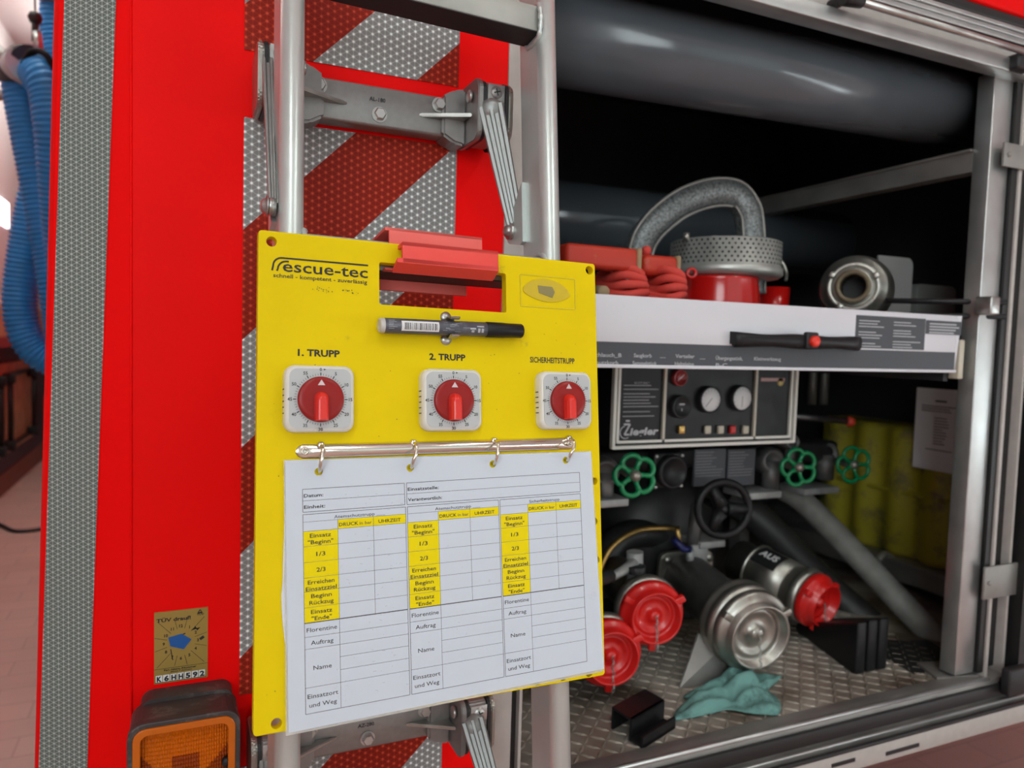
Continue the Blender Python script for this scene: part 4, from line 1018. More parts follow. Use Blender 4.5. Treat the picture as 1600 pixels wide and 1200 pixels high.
# punched band with real holes is costly: staggered dark recess discs set into the band
b = BM(); lathe(b, [(0, zD1-.006), (rD-.01, zD1-.004), (rD-.004, zD1), (rD, zD1-.002), (rD, zD0+.004), (rD+.003, zD0+.002), (rD+.004, zD0-.010), (rD-.004, zD0-.016), (0, zD0-.016)], 64, T(xD, cy_, 0)); obj('drum', b, mat('pale_punched_aluminium', (.50, .50, .47), .4, .6, var=.15, vs=30), t)
b = BM(); nh = 60; nr = 6
for j in range(nr):
    for k in range(nh):
        a = 2*PI*(k+.5*(j % 2))/nh; 
        if math.sin(a) > .35: continue
        z_ = zD0+.008+(zD1-zD0-.014)*j/(nr-1)
        lathe(b, [(0, .0004), (.0019, .0004), (.0020, 0)], 8, frame((xD+rD*math.cos(a), cy_+rD*math.sin(a), z_), (math.cos(a), math.sin(a), 0)))
o = obj('punched_holes', b, BLACK, t)
for px in (1073, 1117, 1197): 
    p = on_y(px, 358, cy_-.03); b = BM(); cyl(b, (p.x, cy_-.03, zD1-.008), (p.x, cy_-.03, zD1+.006), .0055, 12); obj('stud', b, CALU, t)
b = BM(); e = Vector((xD+rD, cy_-.02, zD0)); tube(b, smooth_path([e+Vector((-.005, 0, .03)), e+Vector((.010, -.01, .022)), e+Vector((.014, -.02, 0)), e+Vector((.004, -.03, -.016))], 6), .003, 8); obj('lock_lever', b, CALU, t)
t = thing('red_pot', 'glossy red rounded pot under the round strainer on the tray', 'pot', (xD-.015, cy_, ZT))
b = BM(); zP = zD0-.018; xP = (on_y(1068, 450, cy_-.04).x+on_y(1194, 450, cy_-.04).x)/2; rP = (on_y(1194, 450, cy_-.04).x-on_y(1068, 450, cy_-.04).x)/2*.86
lathe(b, [(0, ZT), (rP*.82, ZT), (rP*.94, ZT+.006), (rP, ZT+.020), (rP*.98, ZT+.034), (rP*.9, zP-.006), (rP*.92, zP-.001), (rP*.8, zP), (0, zP)], 48, T(xP, cy_-.02, 0)); obj('pot_body', b, POTR, t)
b = BM(); e = on_y(1080, 427, cy_-.02-rP*.8); lathe(b, [(.005, -.003), (.010, -.003), (.010, .003), (.005, .003)], 20, frame(e, (-.35, -1, 0)), close=True); obj('ear', b, POTR, t)
t = thing('red_canister', 'small red canister with a dull metal band, right behind the red pot', 'canister', (on_y(1212, 470, 1.2).x, 1.2, ZT))
b = BM(); p = on_y(1208, 470, 1.2); lathe(b, [(0, ZT), (.030, ZT), (.032, ZT+.002), (.032, ZT+.012)], 32, T(p.x, 1.2, 0)); lathe(b, [(.032, ZT+.040), (.032, zD0-.02), (0, zD0-.02)], 32, T(p.x, 1.2, 0)); obj('can_body', b, POTR, t)
b = BM(); lathe(b, [(.0318, ZT+.012), (.0325, ZT+.013), (.0325, ZT+.039), (.0318, ZT+.040)], 32, T(p.x, 1.2, 0)); obj('metal_band', b, ALUD, t)

# red holding ropes with leather straps
def rope_bundle(px, py, w_, label):
    base = on_y(px, py, .96); t = thing('rope_bundle', label, 'rope', (base.x, .98, ZT), group='red rope bundles on the tray')
    for k in range(7):
        b = BM(); n = 26; z_ = ZT+.004+.0105*k; rx = w_*(1-.07*k)
        pts = [(base.x+rx*math.cos(a)+.004*math.sin(3*a+k), .955+.042*math.sin(a), z_+.005*math.sin(2*a+k)+.006*max(0, -math.cos(a))) for a in [2*PI*i/n for i in range(n)]]
        tube(b, pts, .0065, 12, closed=True); obj('coil', b, REDR, t)
    return t, base
t, bs = rope_bundle(1030, 455, .030, 'red coiled rope with a leather strap, just left of the red pot')
b = BM(); p = on_y(1008, 412, .93); q = on_y(1063, 414, .93); z_ = (p.z+q.z)/2
box(b, p.x, q.x, .93, .975, z_-.017, z_+.014, bev=.010, seg=4); obj('leather_strap', b, REDL, t)
b = BM(); box(b, q.x-.006, q.x+.001, .928, .977, z_-.018, z_+.015, bev=.003); obj('strap_end', b, WOODG, t, label='pale strap end')
b = BM(); p2 = on_y(1010, 392, .97); lathe(b, [(0, .008), (.006, .006), (.008, 0), (.006, -.006), (0, -.008)], 14, T(*p2)); cyl(b, p2, p2-Vector((0, 0, .03)), .006); obj('knot', b, REDR, t)
b = BM(); p = on_y(1025, 462, .94); q = on_y(1046, 464, .94); cyl(b, p, q, .006, 12, bev=.001); obj('toggle', b, WOODG, t, label='wooden toggle')
t, bs = rope_bundle(965, 455, .042, 'red coiled rope with a wide leather strap, beside the board edge')
b = BM(); p = on_y(900, 402, .92); q = on_y(997, 404, .92); z_ = (p.z+q.z)/2
box(b, p.x-.02, q.x-.004, .91, .945, z_-.017, z_+.016, bev=.008, seg=4); obj('leather_strap', b, REDL, t)
b = BM(); box(b, q.x-.008, q.x, .908, .947, z_-.018, z_+.017, bev=.003); obj('strap_end', b, WOODG, t, label='pale strap end')
b = BM(); p = on_y(934, 455, .935); q = on_y(944, 456, .91); cyl(b, p, q, .009, 14, bev=.001); obj('toggle', b, WOODG, t, label='wooden toggle')

# aluminium coupling adapter lying on the tray, opening to the viewer
c = on_y(1333, 448, 1.03); ax = Vector((-1.3, -1, .03)); axn = ax.normalized()
t = thing('coupling_adapter', 'worn aluminium hose coupling with an open bore on the tray', 'coupling', (c.x, 1.07, ZT))
M = frame(c, axn)
b = BM(); R1 = .0620
lathe(b, [(.030, .006), (.030, -.06), (.036, -.11), (R1*.95, -.12), (R1*1.1, -.11), (R1*1.12, -.075), (R1*1.02, -.060), (R1, -.050), (R1*.97, -.044), (R1*1.0, -.040), (R1*1.0, -.022), (R1*.93, -.012), (R1*.80, -.010), (R1*.78, .0), (R1*.62, .002), (R1*.60, -.006), (.034, -.006), (.034, .006)], 48, M, close=True); obj('coupling_ring', b, CALU, t)
b = BM(); lathe(b, [(.0225, -.05), (.0225, .008), (.0235, .010), (.0310, .010), (.0320, .008), (.0320, -.05)], 48, M, close=True); obj('bore_ring', b, mat('brown_gasket_ring', (.15, .115, .07), .5, .4), t)
for a in (.5, 2.6, 4.2):
    b = BM(); box(b, -.006, .006, -.006, .006, -.004, .008, M @ RZ(a) @ T(R1*.70, 0, 0), bev=.002); obj('claw', b, CALU, t)
b = BM(); lathe(b, [(.0, -.055), (.0222, -.055)], 32, M); obj('bore', b, BLACK, t)
t = thing('holder_plate', 'upright grey plate with rounded corner right behind the coupling', 'plate', (on_y(1410, 480, 1.1).x, 1.1, ZT))
b = BM(); p0 = on_y(1428, 404, 1.08); x1_ = p0.x; prism(b, rrect(x1_-.10, x1_, ZT, p0.z, .016)[:7]+[(x1_-.10, p0.z), (x1_-.10, ZT), (x1_, ZT)], -1.085, -1.081, MY); obj('plate', b, mat('grey_plastic_plate', (.32, .32, .31), .55), t)
t = thing('holder_block', 'low grey rounded bracket at the right end of the tray', 'bracket', (on_y(1460, 480, 1.1).x, 1.1, ZT))
b = BM(); p0 = on_y(1495, 448, 1.12); p1 = on_y(1433, 448, 1.12); prism(b, rrect(p1.x, p0.x, ZT-.002, p0.z, .014), -1.16, -1.12, MY, bev=.002); obj('block', b, mat('grey_green_plastic', (.20, .21, .20), .6), t)

# ---- control panel
YC = 1.08
cp = thing('control_panel', 'black pump control panel with gauges in a white frame', 'control panel', on_y(1100, 700, YC))
k0_ = on_y(957, 640, YC).x; k1_ = on_y(1243, 640, YC).x; zc0 = (on_y(960, 703, YC).z+on_y(1240, 691, YC).z)/2; zc1 = 1.232
b = BM(); box(b, k0_+.004, k1_-.004, YC+.004, YC+.12, zc0+.003, zc1); obj('panel_face', b, BLKP, cp)
b = BM(); plate(b, rrect(k0_, k1_, zc0, zc1, .003), [rrect(k0_+.005, k1_-.005, zc0+.005, zc1+.02, .002)][:1] if False else [rrect(k0_+.006, k1_-.006, zc0+.006, zc1-.004, .002)], -(YC+.006), -(YC-.004), MY, bev=.001)
plate(b, rrect(k0_+.010, k1_-.010, zc0+.010, zc1-.001, .002), [rrect(k0_+.0145, k1_-.0145, zc0+.0145, zc1-.006, .002)], -(YC+.006), -(YC-.001), MY)
obj('white_frame', b, CREAM if False else WHT, cp)
for px in (1038, 1180): b = BM(); x = on_y(px, 640, YC).x; box(b, x-.0025, x+.0025, YC-.001, YC+.004, zc0+.01, zc1); obj('divider', b, CREAM, cp)
MC = frame((0, YC+.0032, 0), (0, -1, 0))
def cpt(px, py): p = on_y(px, py, YC+.003); return p.x, p.z
for px, py, r_, dark in ((1106, 624, .0245, 0), (1155, 622, .0245, 0)):
    x, z = cpt(px, py); b = BM(); lathe(b, [(r_, 0), (r_, .010), (r_*.9, .012), (r_*.88, .009), (0, .009)], 40, frame((x, YC+.004, z), (0, -1, 0))); g_ = obj('gauge', b, BLACK, cp)
    b = BM(); lathe(b, [(0, .0098), (r_*.86, .0098), (r_*.87, .009)], 40, frame((x, YC+.004, z), (0, -1, 0))); obj('gauge_face', b, WHITEM, g_, label='white dial')
    b = BM(); Mg = frame((x, YC-.0061, z), (0, -1, 0)); a = -2.3 if px < 1120 else -1.6
    line(b, -.004*math.cos(a), -.004*math.sin(a), r_*.65*math.cos(a), r_*.65*math.sin(a), .0011, Mg)
    for k in range(13): aa = math.radians(225-k*22.5); line(b, r_*.68*math.cos(aa), r_*.68*math.sin(aa), r_*.78*math.cos(aa), r_*.78*math.sin(aa), .0006, Mg)
    obj('needle', b, INK, g_)
x, z = cpt(1060, 590); b = BM(); lathe(b, [(.015, 0), (.015, .008), (.0125, .009), (.0125, .007), (0, .007)], 32, frame((x, YC+.004, z), (0, -1, 0))); g_ = obj('small_gauge', b, mat('dark_red_gauge', (.28, .03, .03), .3), cp, label='dark red gauge')
b = BM(); line(b, -.005, -.005, .008, .006, .0012, frame((x, YC-.0036, z), (0, -1, 0))); obj('needle', b, WHITEM, g_)
x, z = cpt(1061, 635); b = BM(); lathe(b, [(.021, 0), (.021, .010), (.018, .012), (.017, .009), (0, .009)], 36, frame((x, YC+.004, z), (0, -1, 0))); g_ = obj('round_selector', b, BLACK, cp)
b = BM(); rect(b, -.006, .006, .003, .006, frame((x, YC-.0056, z), (0, -1, 0))); rect(b, -.001, .001, -.008, -.003, frame((x, YC-.0056, z), (0, -1, 0))); obj('selector_print', b, LBLT, g_)
for px, m_ in ((1063, BRASS), (1104, CREAM), (1124, CREAM), (1143, mat('red_switch', (.5, .02, .02), .4)), (1163, CREAM)):
    b = BM(); x, z = cpt(px, 671); box(b, x-.0062, x+.0062, YC-.003, YC+.004, z-.0075, z+.0075, bev=.0015); obj('switch', b, m_, cp, label='red switch' if px == 1143 else None)
b = BM(); box(b, *[cpt(1190, 580)[0], cpt(1227, 580)[0]], YC+.003, YC+.004, cpt(0, 588)[1], cpt(0, 580)[1]); obj('pink_label', b, mat('pale_pink_label', (.5, .32, .30), .5), cp)
x, z = cpt(1220, 597); b = BM(); lathe(b, [(0, .001), (.0075, .001), (.0075, 0)], 24, frame((x, YC+.004, z), (0, -1, 0))); obj('round_seal', b, mat('yellow_seal', (.6, .5, .2), .5), cp, label='yellow round sticker')
b = BM(); xa, za = cpt(975, 604); xb, _ = cpt(1030, 604)
txt(b, 'ACHTUNG !', (xa+xb)/2, cpt(1000, 600)[1], .004, MC, 0, w=.032, al='CENTER')
random.seed(8)
for k, yy in enumerate((608, 614, 621, 626, 631, 636, 641, 649, 656)):
    _, z_ = cpt(1000, yy-6); rect(b, xa, xa+(xb-xa)*random.uniform(.7, 1), z_-.0010, z_+.0004, MC)
obj('warning_lettering', b, mat('panel_print', (.36, .36, .37), .6), cp)
b = BM(); x, z = cpt(984, 680); x2, _ = cpt(1029, 680)
txt(b, 'iegler', x, z, .0125, MC, 0, w=x2-x, bold=.035, shear=.15)
xz, zz = cpt(974, 682)
for seg in (((0, .021), (.013, .021)), ((.013, .021), (.002, .003)), ((.002, .003), (.012, .003)), ((.004, .027), (.012, .027))): line(b, xz+seg[0][0], zz+seg[0][1], xz+seg[1][0], zz+seg[1][1], .0032, MC)
P = [(xz+.004+.011*math.cos(a), zz+.007+.011*math.sin(a)) for a in [PI*.55+k*PI*1.15/10 for k in range(11)]]
for a, c in zip(P, P[1:]): line(b, *a, *c, .0016, MC)
obj('maker_lettering', b, mat('silver_print', (.50, .50, .52), .5), cp)

# ---- pump with outlets
pump = thing('fire_pump', 'cast pump with red-capped outlets and green handwheels in the locker', 'pump', (1.0, 1.3, .65))
CAST2 = mat('dark_oily_cast_metal', (.045, .045, .045), .45, .6, var=.4, vs=20)
CASTG = mat('grey_pump_casting', (.16, .16, .155), .5, .6, var=.4, vs=25)
b = BM(); pc = on_y(1040, 900, 1.35)
lathe(b, [(0, -.13), (.12, -.13), (.155, -.10), (.165, -.04), (.15, .02), (.10, .06), (.06, .075), (0, .08)], 40, frame((pc.x-.02, 1.34, .84), (0, -1, 0)))
cyl(b, (pc.x+.0, 1.36, .84), (pc.x, 1.85, .84), .11); box(b, .62, 1.45, 1.30, 1.42, .98, 1.03, bev=.01); obj('pump_housing', b, CAST2, pump)
b = BM(); box(b, pc.x-.15, pc.x+.1, 1.28, 1.5, .65, .72, bev=.01); obj('pump_foot', b, CAST2, pump)
b = BM()   # curved pipe behind, brass lined
tube(b, smooth_path([on_y(935, 900, 1.20), on_y(955, 855, 1.22), on_y(1000, 828, 1.24), on_y(1060, 826, 1.25)], 8), .006, 8); obj('brass_line', b, BRASS, pump)
b = BM(); tube(b, smooth_path([on_y(930, 930, 1.26), on_y(945, 870, 1.27), on_y(985, 835, 1.28), on_y(1060, 842, 1.30), on_y(1100, 880, 1.3)], 8), .030, 16); obj('manifold_pipe', b, CAST2, pump)
def blind_cap(parent, c, ax, R, m, chain=True, name='blind_cap', label=None):
    M = frame(c, ax); b = BM()
    lathe(b, [(0, -.018), (R*.85, -.018), (R*.98, -.016), (R, -.012), (R, -.004), (R*.95, 0), (R*.90, .001), (R*.84, .006), (R*.80, .008), (R*.79, .021), (R*.76, .022), (R*.72, .021), (R*.71, .004), (R*.62, .002), (R*.58, .005), (R*.5, .005), (R*.46, .001), (R*.2, .001), (R*.17, .010), (R*.12, .013), (0, .013)], 48, M)
    for k in range(3):
        a = k*2*PI/3+.5; box(b, -.009, .009, -.006, .006, -.006, .006, M @ RZ(a) @ T(R*.93, 0, .002), bev=.002)
    o = obj(name, b, m, parent, label=label)
    if chain:
        b = BM(); p = M @ Vector((0, 0, .013)); 
        for k in range(9):
            q = p + Vector((.001*math.sin(k*2), -.004-.0006*k, -.0065*k)); ex = frame(q, (1, 0, .2) if k % 2 else (0, 1, .2))
            tube(b, [ex @ Vector((.0022*math.cos(a), .0042*math.sin(a), 0)) for a in [2*PI*i/8 for i in range(8)]], .0008, 6, closed=True)
        obj('chain', b, STEEL, parent)
    return o
def outlet(c, back, R, capm, bodym, ext_mats, nm, label=None, neck=.04):
    c = Vector(c); back = Vector(back); ax = (c-back).normalized()
    e = bpy.data.objects.new(nm, None); COL.objects.link(e); e.parent = pump; e.location = back-org(pump)
    if label: e['label'] = label
    L_ = (c-back).length; M = frame(back, ax)
    b = BM(); lathe(b, [(0, -.02), (neck, -.02), (neck, L_-.075), (neck*1.12, L_-.06), (R*.92, L_-.052), (R*.96, L_-.048), (R*.96, L_-.020), (R*.9, L_-.018), (0, L_-.018)], 40, M)
    obj('outlet_body', b, bodym, e)
    b = BM(); lathe(b, [(R*.93, L_-.040), (R*1.03, L_-.038), (R*1.05, L_-.030), (R*1.03, L_-.020), (R*.93, L_-.018)], 48, M); obj('locking_ring', b, CALU, e)
    blind_cap(e, c, ax, R, capm)
    return e, M, L_
VALV = mat('light_grey_valve', (.36, .37, .36), .5, .3, var=.3, vs=30)
e1, _, _ = outlet(on_y(1020, 960, 1.02), on_y(968, 905, 1.20), .0560, CAPR, CASTG, None, 'pressure_outlet', 'outlet with red cap left of the big suction inlet')
b = BM(); tube(b, smooth_path([on_y(985, 925, 1.09), on_y(990, 895, 1.10), on_y(993, 865, 1.10)], 6), [.020]*12+[.015], 14) if False else None
tube(b, [on_y(992, 925, 1.09), on_y(992, 895, 1.09), on_y(992, 862, 1.09)], [.020, .015, .015], 16); tube(b, [on_y(992, 880, 1.08), on_y(966, 896, 1.07), on_y(950, 905, 1.06)], [.010, .008, .007], 12)
obj('bleed_valve', b, VALV, e1, label='pale grey valve')
b = BM(); cyl(b, on_y(994, 895, 1.068), on_y(994, 884, 1.068), .0165, 20, bev=.001); obj('valve_collar', b, BLACK, e1)
b = BM(); tube(b, [on_y(955, 900, 1.05), on_y(930, 905, 1.03), on_y(905, 915, 1.02)], [.010, .014, .014], 12); obj('valve_lever', b, BLACK, e1)
e2, _, _ = outlet(on_y(952, 1022, 1.02), on_y(905, 960, 1.20), .0570, CAPR, CASTG, None, 'pressure_outlet', 'lowest outlet with red cap at the board edge')
e3, M3, L3 = outlet(on_y(1278, 940, 1.09), on_y(1165, 880, 1.27), .0560, CAPR, CALU, None, 'pressure_outlet', 'right outlet with red cap and black label', neck=.046)
b = BM(); cyl(b, M3 @ Vector((0, 0, L3-.155)), M3 @ Vector((0, 0, L3-.06)), .054, 40); lathe(b, [(.05, L3-.158), (.057, L3-.155), (.057, L3-.15), (.05, L3-.148)], 40, M3); obj('outlet_sleeve', b, CALU, e3)
lab = BM(); lt = BM(); up_ = M3.to_3x3().inverted() @ Vector((-.35, -.55, 1)); au = math.atan2(up_.y, up_.x)
for k in range(10):
    a0_ = au-.52+k*.104; a1_ = a0_+.104; vs_ = [lab.verts.new(M3 @ Vector((.0547*math.cos(a), .0547*math.sin(a), z))) for a, z in ((a0_, L3-.145), (a1_, L3-.145), (a1_, L3-.085), (a0_, L3-.085))]; quadf(lab, vs_, 0, True)
obj('outlet_label', lab, BLACK, e3)
rr = nrm((math.cos(au), math.sin(au), 0)); MLB = M3 @ Matrix(((0, math.sin(au), rr.x, rr.x*.0556), (0, -math.cos(au), rr.y, rr.y*.0556), (1, 0, 0, L3-.115), (0, 0, 0, 1)))
txt(lt, 'AUS', 0, 0, .017, MLB @ T(-.022, -.008, 0), 0, w=.044, bold=.03); obj('outlet_lettering', lt, WHITEM, e3)
# suction inlet
cS = on_y(1178, 988, .985); bS = on_y(1075, 905, 1.21)
es = bpy.data.objects.new('suction_inlet', None); COL.objects.link(es); es.parent = pump; es.location = bS-org(pump); es['label'] = 'large suction inlet with bare aluminium cap'
axS = (cS-bS).normalized(); MS_ = frame(bS, axS); LS = (cS-bS).length
b = BM(); lathe(b, [(0, -.03), (.052, -.03), (.050, LS-.09), (.060, LS-.075), (.060, LS-.03), (0, LS-.03)], 48, MS_); obj('suction_pipe', b, CASTG, es)
b = BM(); Rs = .0745
lathe(b, [(Rs*.9, LS-.062), (Rs*1.0, LS-.058), (Rs*1.02, LS-.050), (Rs*.97, LS-.046), (Rs*.97, LS-.038), (Rs*1.03, LS-.034), (Rs*1.03, LS-.022), (Rs*.9, LS-.018)], 56, MS_); obj('locking_ring', b, CALU, es)
blind_cap(es, cS, axS, Rs, CALU, True)
b = BM(); prism(b, rrect(-.062, .062, -.055, .055, .018), -.012, .002, MS_ @ T(0, 0, -.012), bev=.003)
for sx_, sy_ in ((1, 1), (-1, 1), (1, -1), (-1, -1)): cyl(b, MS_ @ Vector((sx_*.048, sy_*.042, -.012)), MS_ @ Vector((sx_*.048, sy_*.042, -.002)), .008, 12)
obj('flange', b, CALU, es)
b = BM(); p = [on_z(1062, 1075, .65), on_z(1148, 1062, .65)]; tq = [on_y(1092, 990, 1.06), on_y(1140, 1000, 1.03)]
v = [b.verts.new(x) for x in (p[0], p[1], tq[1], tq[0])]; v2 = [b.verts.new(x+Vector((0, .004, 0))) for x in (p[0], p[1], tq[1], tq[0])]
quadf(b, v); quadf(b, v2[::-1])
for k in range(4): quadf(b, (v[k], v[(k+1) % 4], v2[(k+1) % 4], v2[k]))
obj('support_plate', b, ALUD, es)
b = BM(); box(b, -.02, .02, -.004, .012, 0, .04, T(*on_y(1092, 880, 1.2)), bev=.003); q = on_y(1083, 838, 1.19); cyl(b, on_y(1078, 882, 1.19), on_y(1078, 858, 1.19), .008); obj('vent_fitting', b, VALV, es)
b = BM(); cyl(b, on_y(1062, 850, 1.18), on_y(1058, 826, 1.18), .005, 12); obj('brass_nipple', b, BRASS, es)
b = BM(); tube(b, [on_y(1052, 842, 1.17), on_y(1068, 858, 1.16), on_y(1078, 858, 1.16)], .007, 10); obj('blue_lever', b, mat('dark_blue_lever', (.01, .015, .09), .4), es)
# handwheels
def handwheel(c, ax, R, m, hub, nm='handwheel', lobes=5, tr=.0045, label=None):
    M = frame(c, ax); w_ = bpy.data.objects.new(nm, None); COL.objects.link(w_); w_.parent = pump; w_.location = Vector(c)-org(pump)
    if label: w_['label'] = label
    b = BM(); n = 100
    pts = [M @ Vector(((R*(.76+.26*abs(math.sin(lobes*a/2))**.6))*math.cos(a), (R*(.76+.26*abs(math.sin(lobes*a/2))**.6))*math.sin(a), 0)) for a in [2*PI*i/n for i in range(n)]] if lobes else [M @ Vector((R*math.cos(a), R*math.sin(a), 0)) for a in [2*PI*i/48 for i in range(48)]]
    tube(b, pts, tr, 12, closed=True)
    ns = lobes or 3
    for k in range(ns):
        a = 2*PI*k/ns; tube(b, [M @ Vector((R*.12*math.cos(a), R*.12*math.sin(a), -.002)), M @ Vector((R*.5*math.cos(a), R*.5*math.sin(a), -.004)), M @ Vector((R*(.78 if lobes else .95)*math.cos(a), R*(.78 if lobes else .95)*math.sin(a), 0))], [tr*1.5, tr*.9, tr*1.1] if lobes else [tr*2, tr*1.6, tr*1.2], 10)
    obj('wheel_rim', b, m, w_)
    b = BM(); lathe(b, [(0, .010), (.005, .010), (.007, .006), (.010, .004), (.010, -.03), (.006, -.09), (0, -.09)], 16, M); obj('hub', b, hub, w_)
    return w_
HB = mat('bare_hub_metal', (.35, .33, .29), .45, .8)
wa = Vector((-.28, -1, .04))
def ww(px, py, Y, rpx, **k):
    c = on_y(px, py, Y); zc_ = (c-CAM).dot(-Vector((mw[0][2], mw[1][2], mw[2][2]))); handwheel(c, wa, rpx*zc_/FPX, **k)
ww(992, 743, 1.04, 32, m=GREENW, hub=HB, label='green handwheel below the panel lettering')
ww(1248, 730, 1.12, 28, m=GREENW, hub=HB, label='green handwheel right of the control panel')
ww(1334, 726, 1.22, 27, m=GREENW, hub=HB, label='rightmost green handwheel')
ww(1130, 795, 1.10, 42, m=BLKP, hub=BLACK, lobes=0, tr=.0075, nm='black_handwheel', label='black steering-type handwheel')
# valve bodies and ledges
for px, py, Y, r_ in ((945, 738, 1.10, .024), (1205, 720, 1.16, .026), (1290, 710, 1.28, .030), (1235, 690, 1.22, .018)):
    b = BM(); c = on_y(px, py, Y+.03); lathe(b, [(0, -.05), (r_, -.05), (r_*1.15, -.03), (r_*1.15, .0), (r_*.9, .012), (r_*.7, .014), (r_*.6, .006), (0, .006)], 32, frame(c, (-.3, -1, .1))); cyl(b, c, c-Vector((0, 0, .06)), r_*.7)
    obj('valve_body', b, CASTG, pump)
b = BM()
b.free()
for x0p, x1p, yp, Y in ((925, 983, 783, 1.10), (1170, 1222, 771, 1.15), (1258, 1312, 765, 1.25), (1095, 1134, 848, 1.19)):
    b = BM(); p, q = on_y(x0p, yp, Y), on_y(x1p, yp-3, Y); box(b, p.x, q.x, Y, Y+.08, p.z-.014, p.z, bev=.002); obj('ledge', b, VALV, pump)
b = BM(); p = on_y(1088, 790, 1.21); q = on_y(1082, 860, 1.21); tube(b, [p, p.lerp(q, .5), q], [.012, .014, .012], 14); obj('spindle_column', b, CASTG, pump)
c = on_y(1048, 737, 1.13); b = BM(); box(b, c.x-.034, c.x+.034, 1.135, 1.16, c.z-.034, c.z+.036, bev=.004); lathe(b, [(.032, 0), (.032, .012), (.027, .016), (.026, .013), (0, .013)], 36, frame((c.x, 1.135, c.z), (0, -1, 0))); co = obj('round_cover', b, BLKP, pump)
b = BM()
for sx_ in (-1, 1):
    for sz_ in (-1, 1): lathe(b, [(0, .003), (.003, .002), (.004, 0)], 10, frame((c.x+sx_*.029, 1.135, c.z+sz_*.029), (0, -1, 0)))
obj('cover_screws', b, STEEL, co)
random.seed(4)
for x0p, x1p in ((1086, 1132), (1138, 1178)):
    p, q = on_y(x0p, 703, 1.15), on_y(x1p, 757, 1.15); b = BM(); box(b, p.x, q.x, 1.15, 1.155, q.z, p.z); lp = obj('label_plate', b, LBL, pump, label='dark operating label')
    b = BM()
    for k in range(9): z_ = p.z-.005-k*.0058; rect(b, p.x+.003, p.x+.003+(q.x-p.x-.006)*random.uniform(.5, 1), z_-.0014, z_, frame((0, 1.1495, 0), (0, -1, 0)))
    obj('label_lettering', b, mat('dim_label_print', (.2, .2, .21), .6), lp)
# lever with red ball and upright pipes, right of the panel
t = thing('lever_rod', 'dark lever rod with orange-red knob right of the control panel', 'lever', on_y(1290, 660, 1.25))
b = BM(); p, q = on_y(1240, 650, 1.25), on_y(1322, 658, 1.25); cyl(b, p, q, .008, 12); obj('rod', b, mat('dark_steel_rod', (.12, .12, .12), .4, .8), t)
b = BM(); c = on_y(1328, 659, 1.25); lathe(b, [(.012*math.sin(PI*k/8)+1e-9 if 0 < k < 8 else 0, -.012*math.cos(PI*k/8)) for k in range(9)], 20, T(*c)); obj('knob', b, mat('orange_red_knob', (.55, .04, .02), .4), t, label='orange-red knob')
t = thing('upright_pipe', 'dim upright grey pipes under the tray, right of the panel', 'pipe', on_y(1280, 640, 1.5))
for px in (1270, 1288): b = BM(); p = on_y(px, 600, 1.5); cyl(b, (p.x, 1.5, 1.10), (p.x, 1.5, 1.225), .012, 16); obj('pipe', b, ALUD, t)

# ---- hoses, yellow box, sheet
b = BM(); pts = resample(smooth_path([on_y(1225, 765, 1.34), on_y(1262, 790, 1.28), on_y(1350, 880, 1.16), on_y(1430, 965, 1.06), on_y(1500, 1035, 1.0)], 8), .006); tube(b, pts, [.0265+(.0006 if i % 2 else 0) for i in range(len(pts))], 24); tag(obj('suction_hose', b, HOSEG), 'lighter grey suction hose slanting down to the right', 'hose')
b = BM(); pts = resample(smooth_path([on_y(1140, 780, 1.42), on_y(1190, 815, 1.36), on_y(1285, 910, 1.27), on_y(1370, 985, 1.17), on_y(1440, 1050, 1.08)], 8), .006); tube(b, pts, [.036+(.0006 if i % 2 else 0) for i in range(len(pts))], 24); tag(obj('suction_hose', b, mat('black_suction_hose', (.03, .03, .028), .5, var=.3, vs=30)), 'thicker blackish suction hose beneath the lighter grey hose', 'hose')
XW = 1.64
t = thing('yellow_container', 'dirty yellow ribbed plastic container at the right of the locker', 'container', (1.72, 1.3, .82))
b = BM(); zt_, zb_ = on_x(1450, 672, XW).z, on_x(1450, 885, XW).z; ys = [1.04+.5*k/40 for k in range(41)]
fr_ = [[b.verts.new((XW+.010*math.cos(k*PI/4)+(.012 if j in (0, 3) else 0), y, z)) for j, z in enumerate((zb_, zb_+.015, zt_-.015, zt_))] for k, y in enumerate(ys)]
bk = [[b.verts.new((XW+.12, y, z)) for z in (zb_, zt_)] for y in ys]
for k in range(40):
    for j in range(3): quadf(b, (fr_[k][j], fr_[k+1][j], fr_[k+1][j+1], fr_[k][j+1]), 0, True)
    quadf(b, (fr_[k][0], bk[k][0], bk[k+1][0], fr_[k+1][0])); quadf(b, (fr_[k][3], fr_[k+1][3], bk[k+1][1], bk[k][1])); quadf(b, (bk[k][0], bk[k][1], bk[k+1][1], bk[k+1][0]))
for k in (0, 40): quadf(b, fr_[k]+[bk[k][1], bk[k][0]])
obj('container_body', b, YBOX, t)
b = BM(); box(b, XW-.004, XW+.13, 1.035, 1.545, (zt_+zb_)/2-.006, (zt_+zb_)/2+.006, bev=.004); obj('rim', b, YBOX, t)
t = thing('container_shelf', 'dark metal shelf carrying the yellow container', 'shelf', (1.7, 1.3, zb_-.03))
b = BM(); box(b, XW-.03, 1.80, .95, 1.85, zb_-.012, zb_-.001, bev=.002); box(b, XW-.03, XW-.02, .95, 1.85, zb_-.05, zb_-.012); obj('shelf_plate', b, ALUD, t)
b = BM(); box(b, XW-.01, XW, 1.0, 1.02, .655, zb_-.012); box(b, XW-.01, XW, 1.7, 1.72, .655, zb_-.012); obj('shelf_leg', b, ALUD, t)
t = thing('instruction_sheet', 'white printed sheet hanging in front of the yellow container', 'sheet', (XW-.02, 1.15, on_x(1460, 735, XW-.02).z))
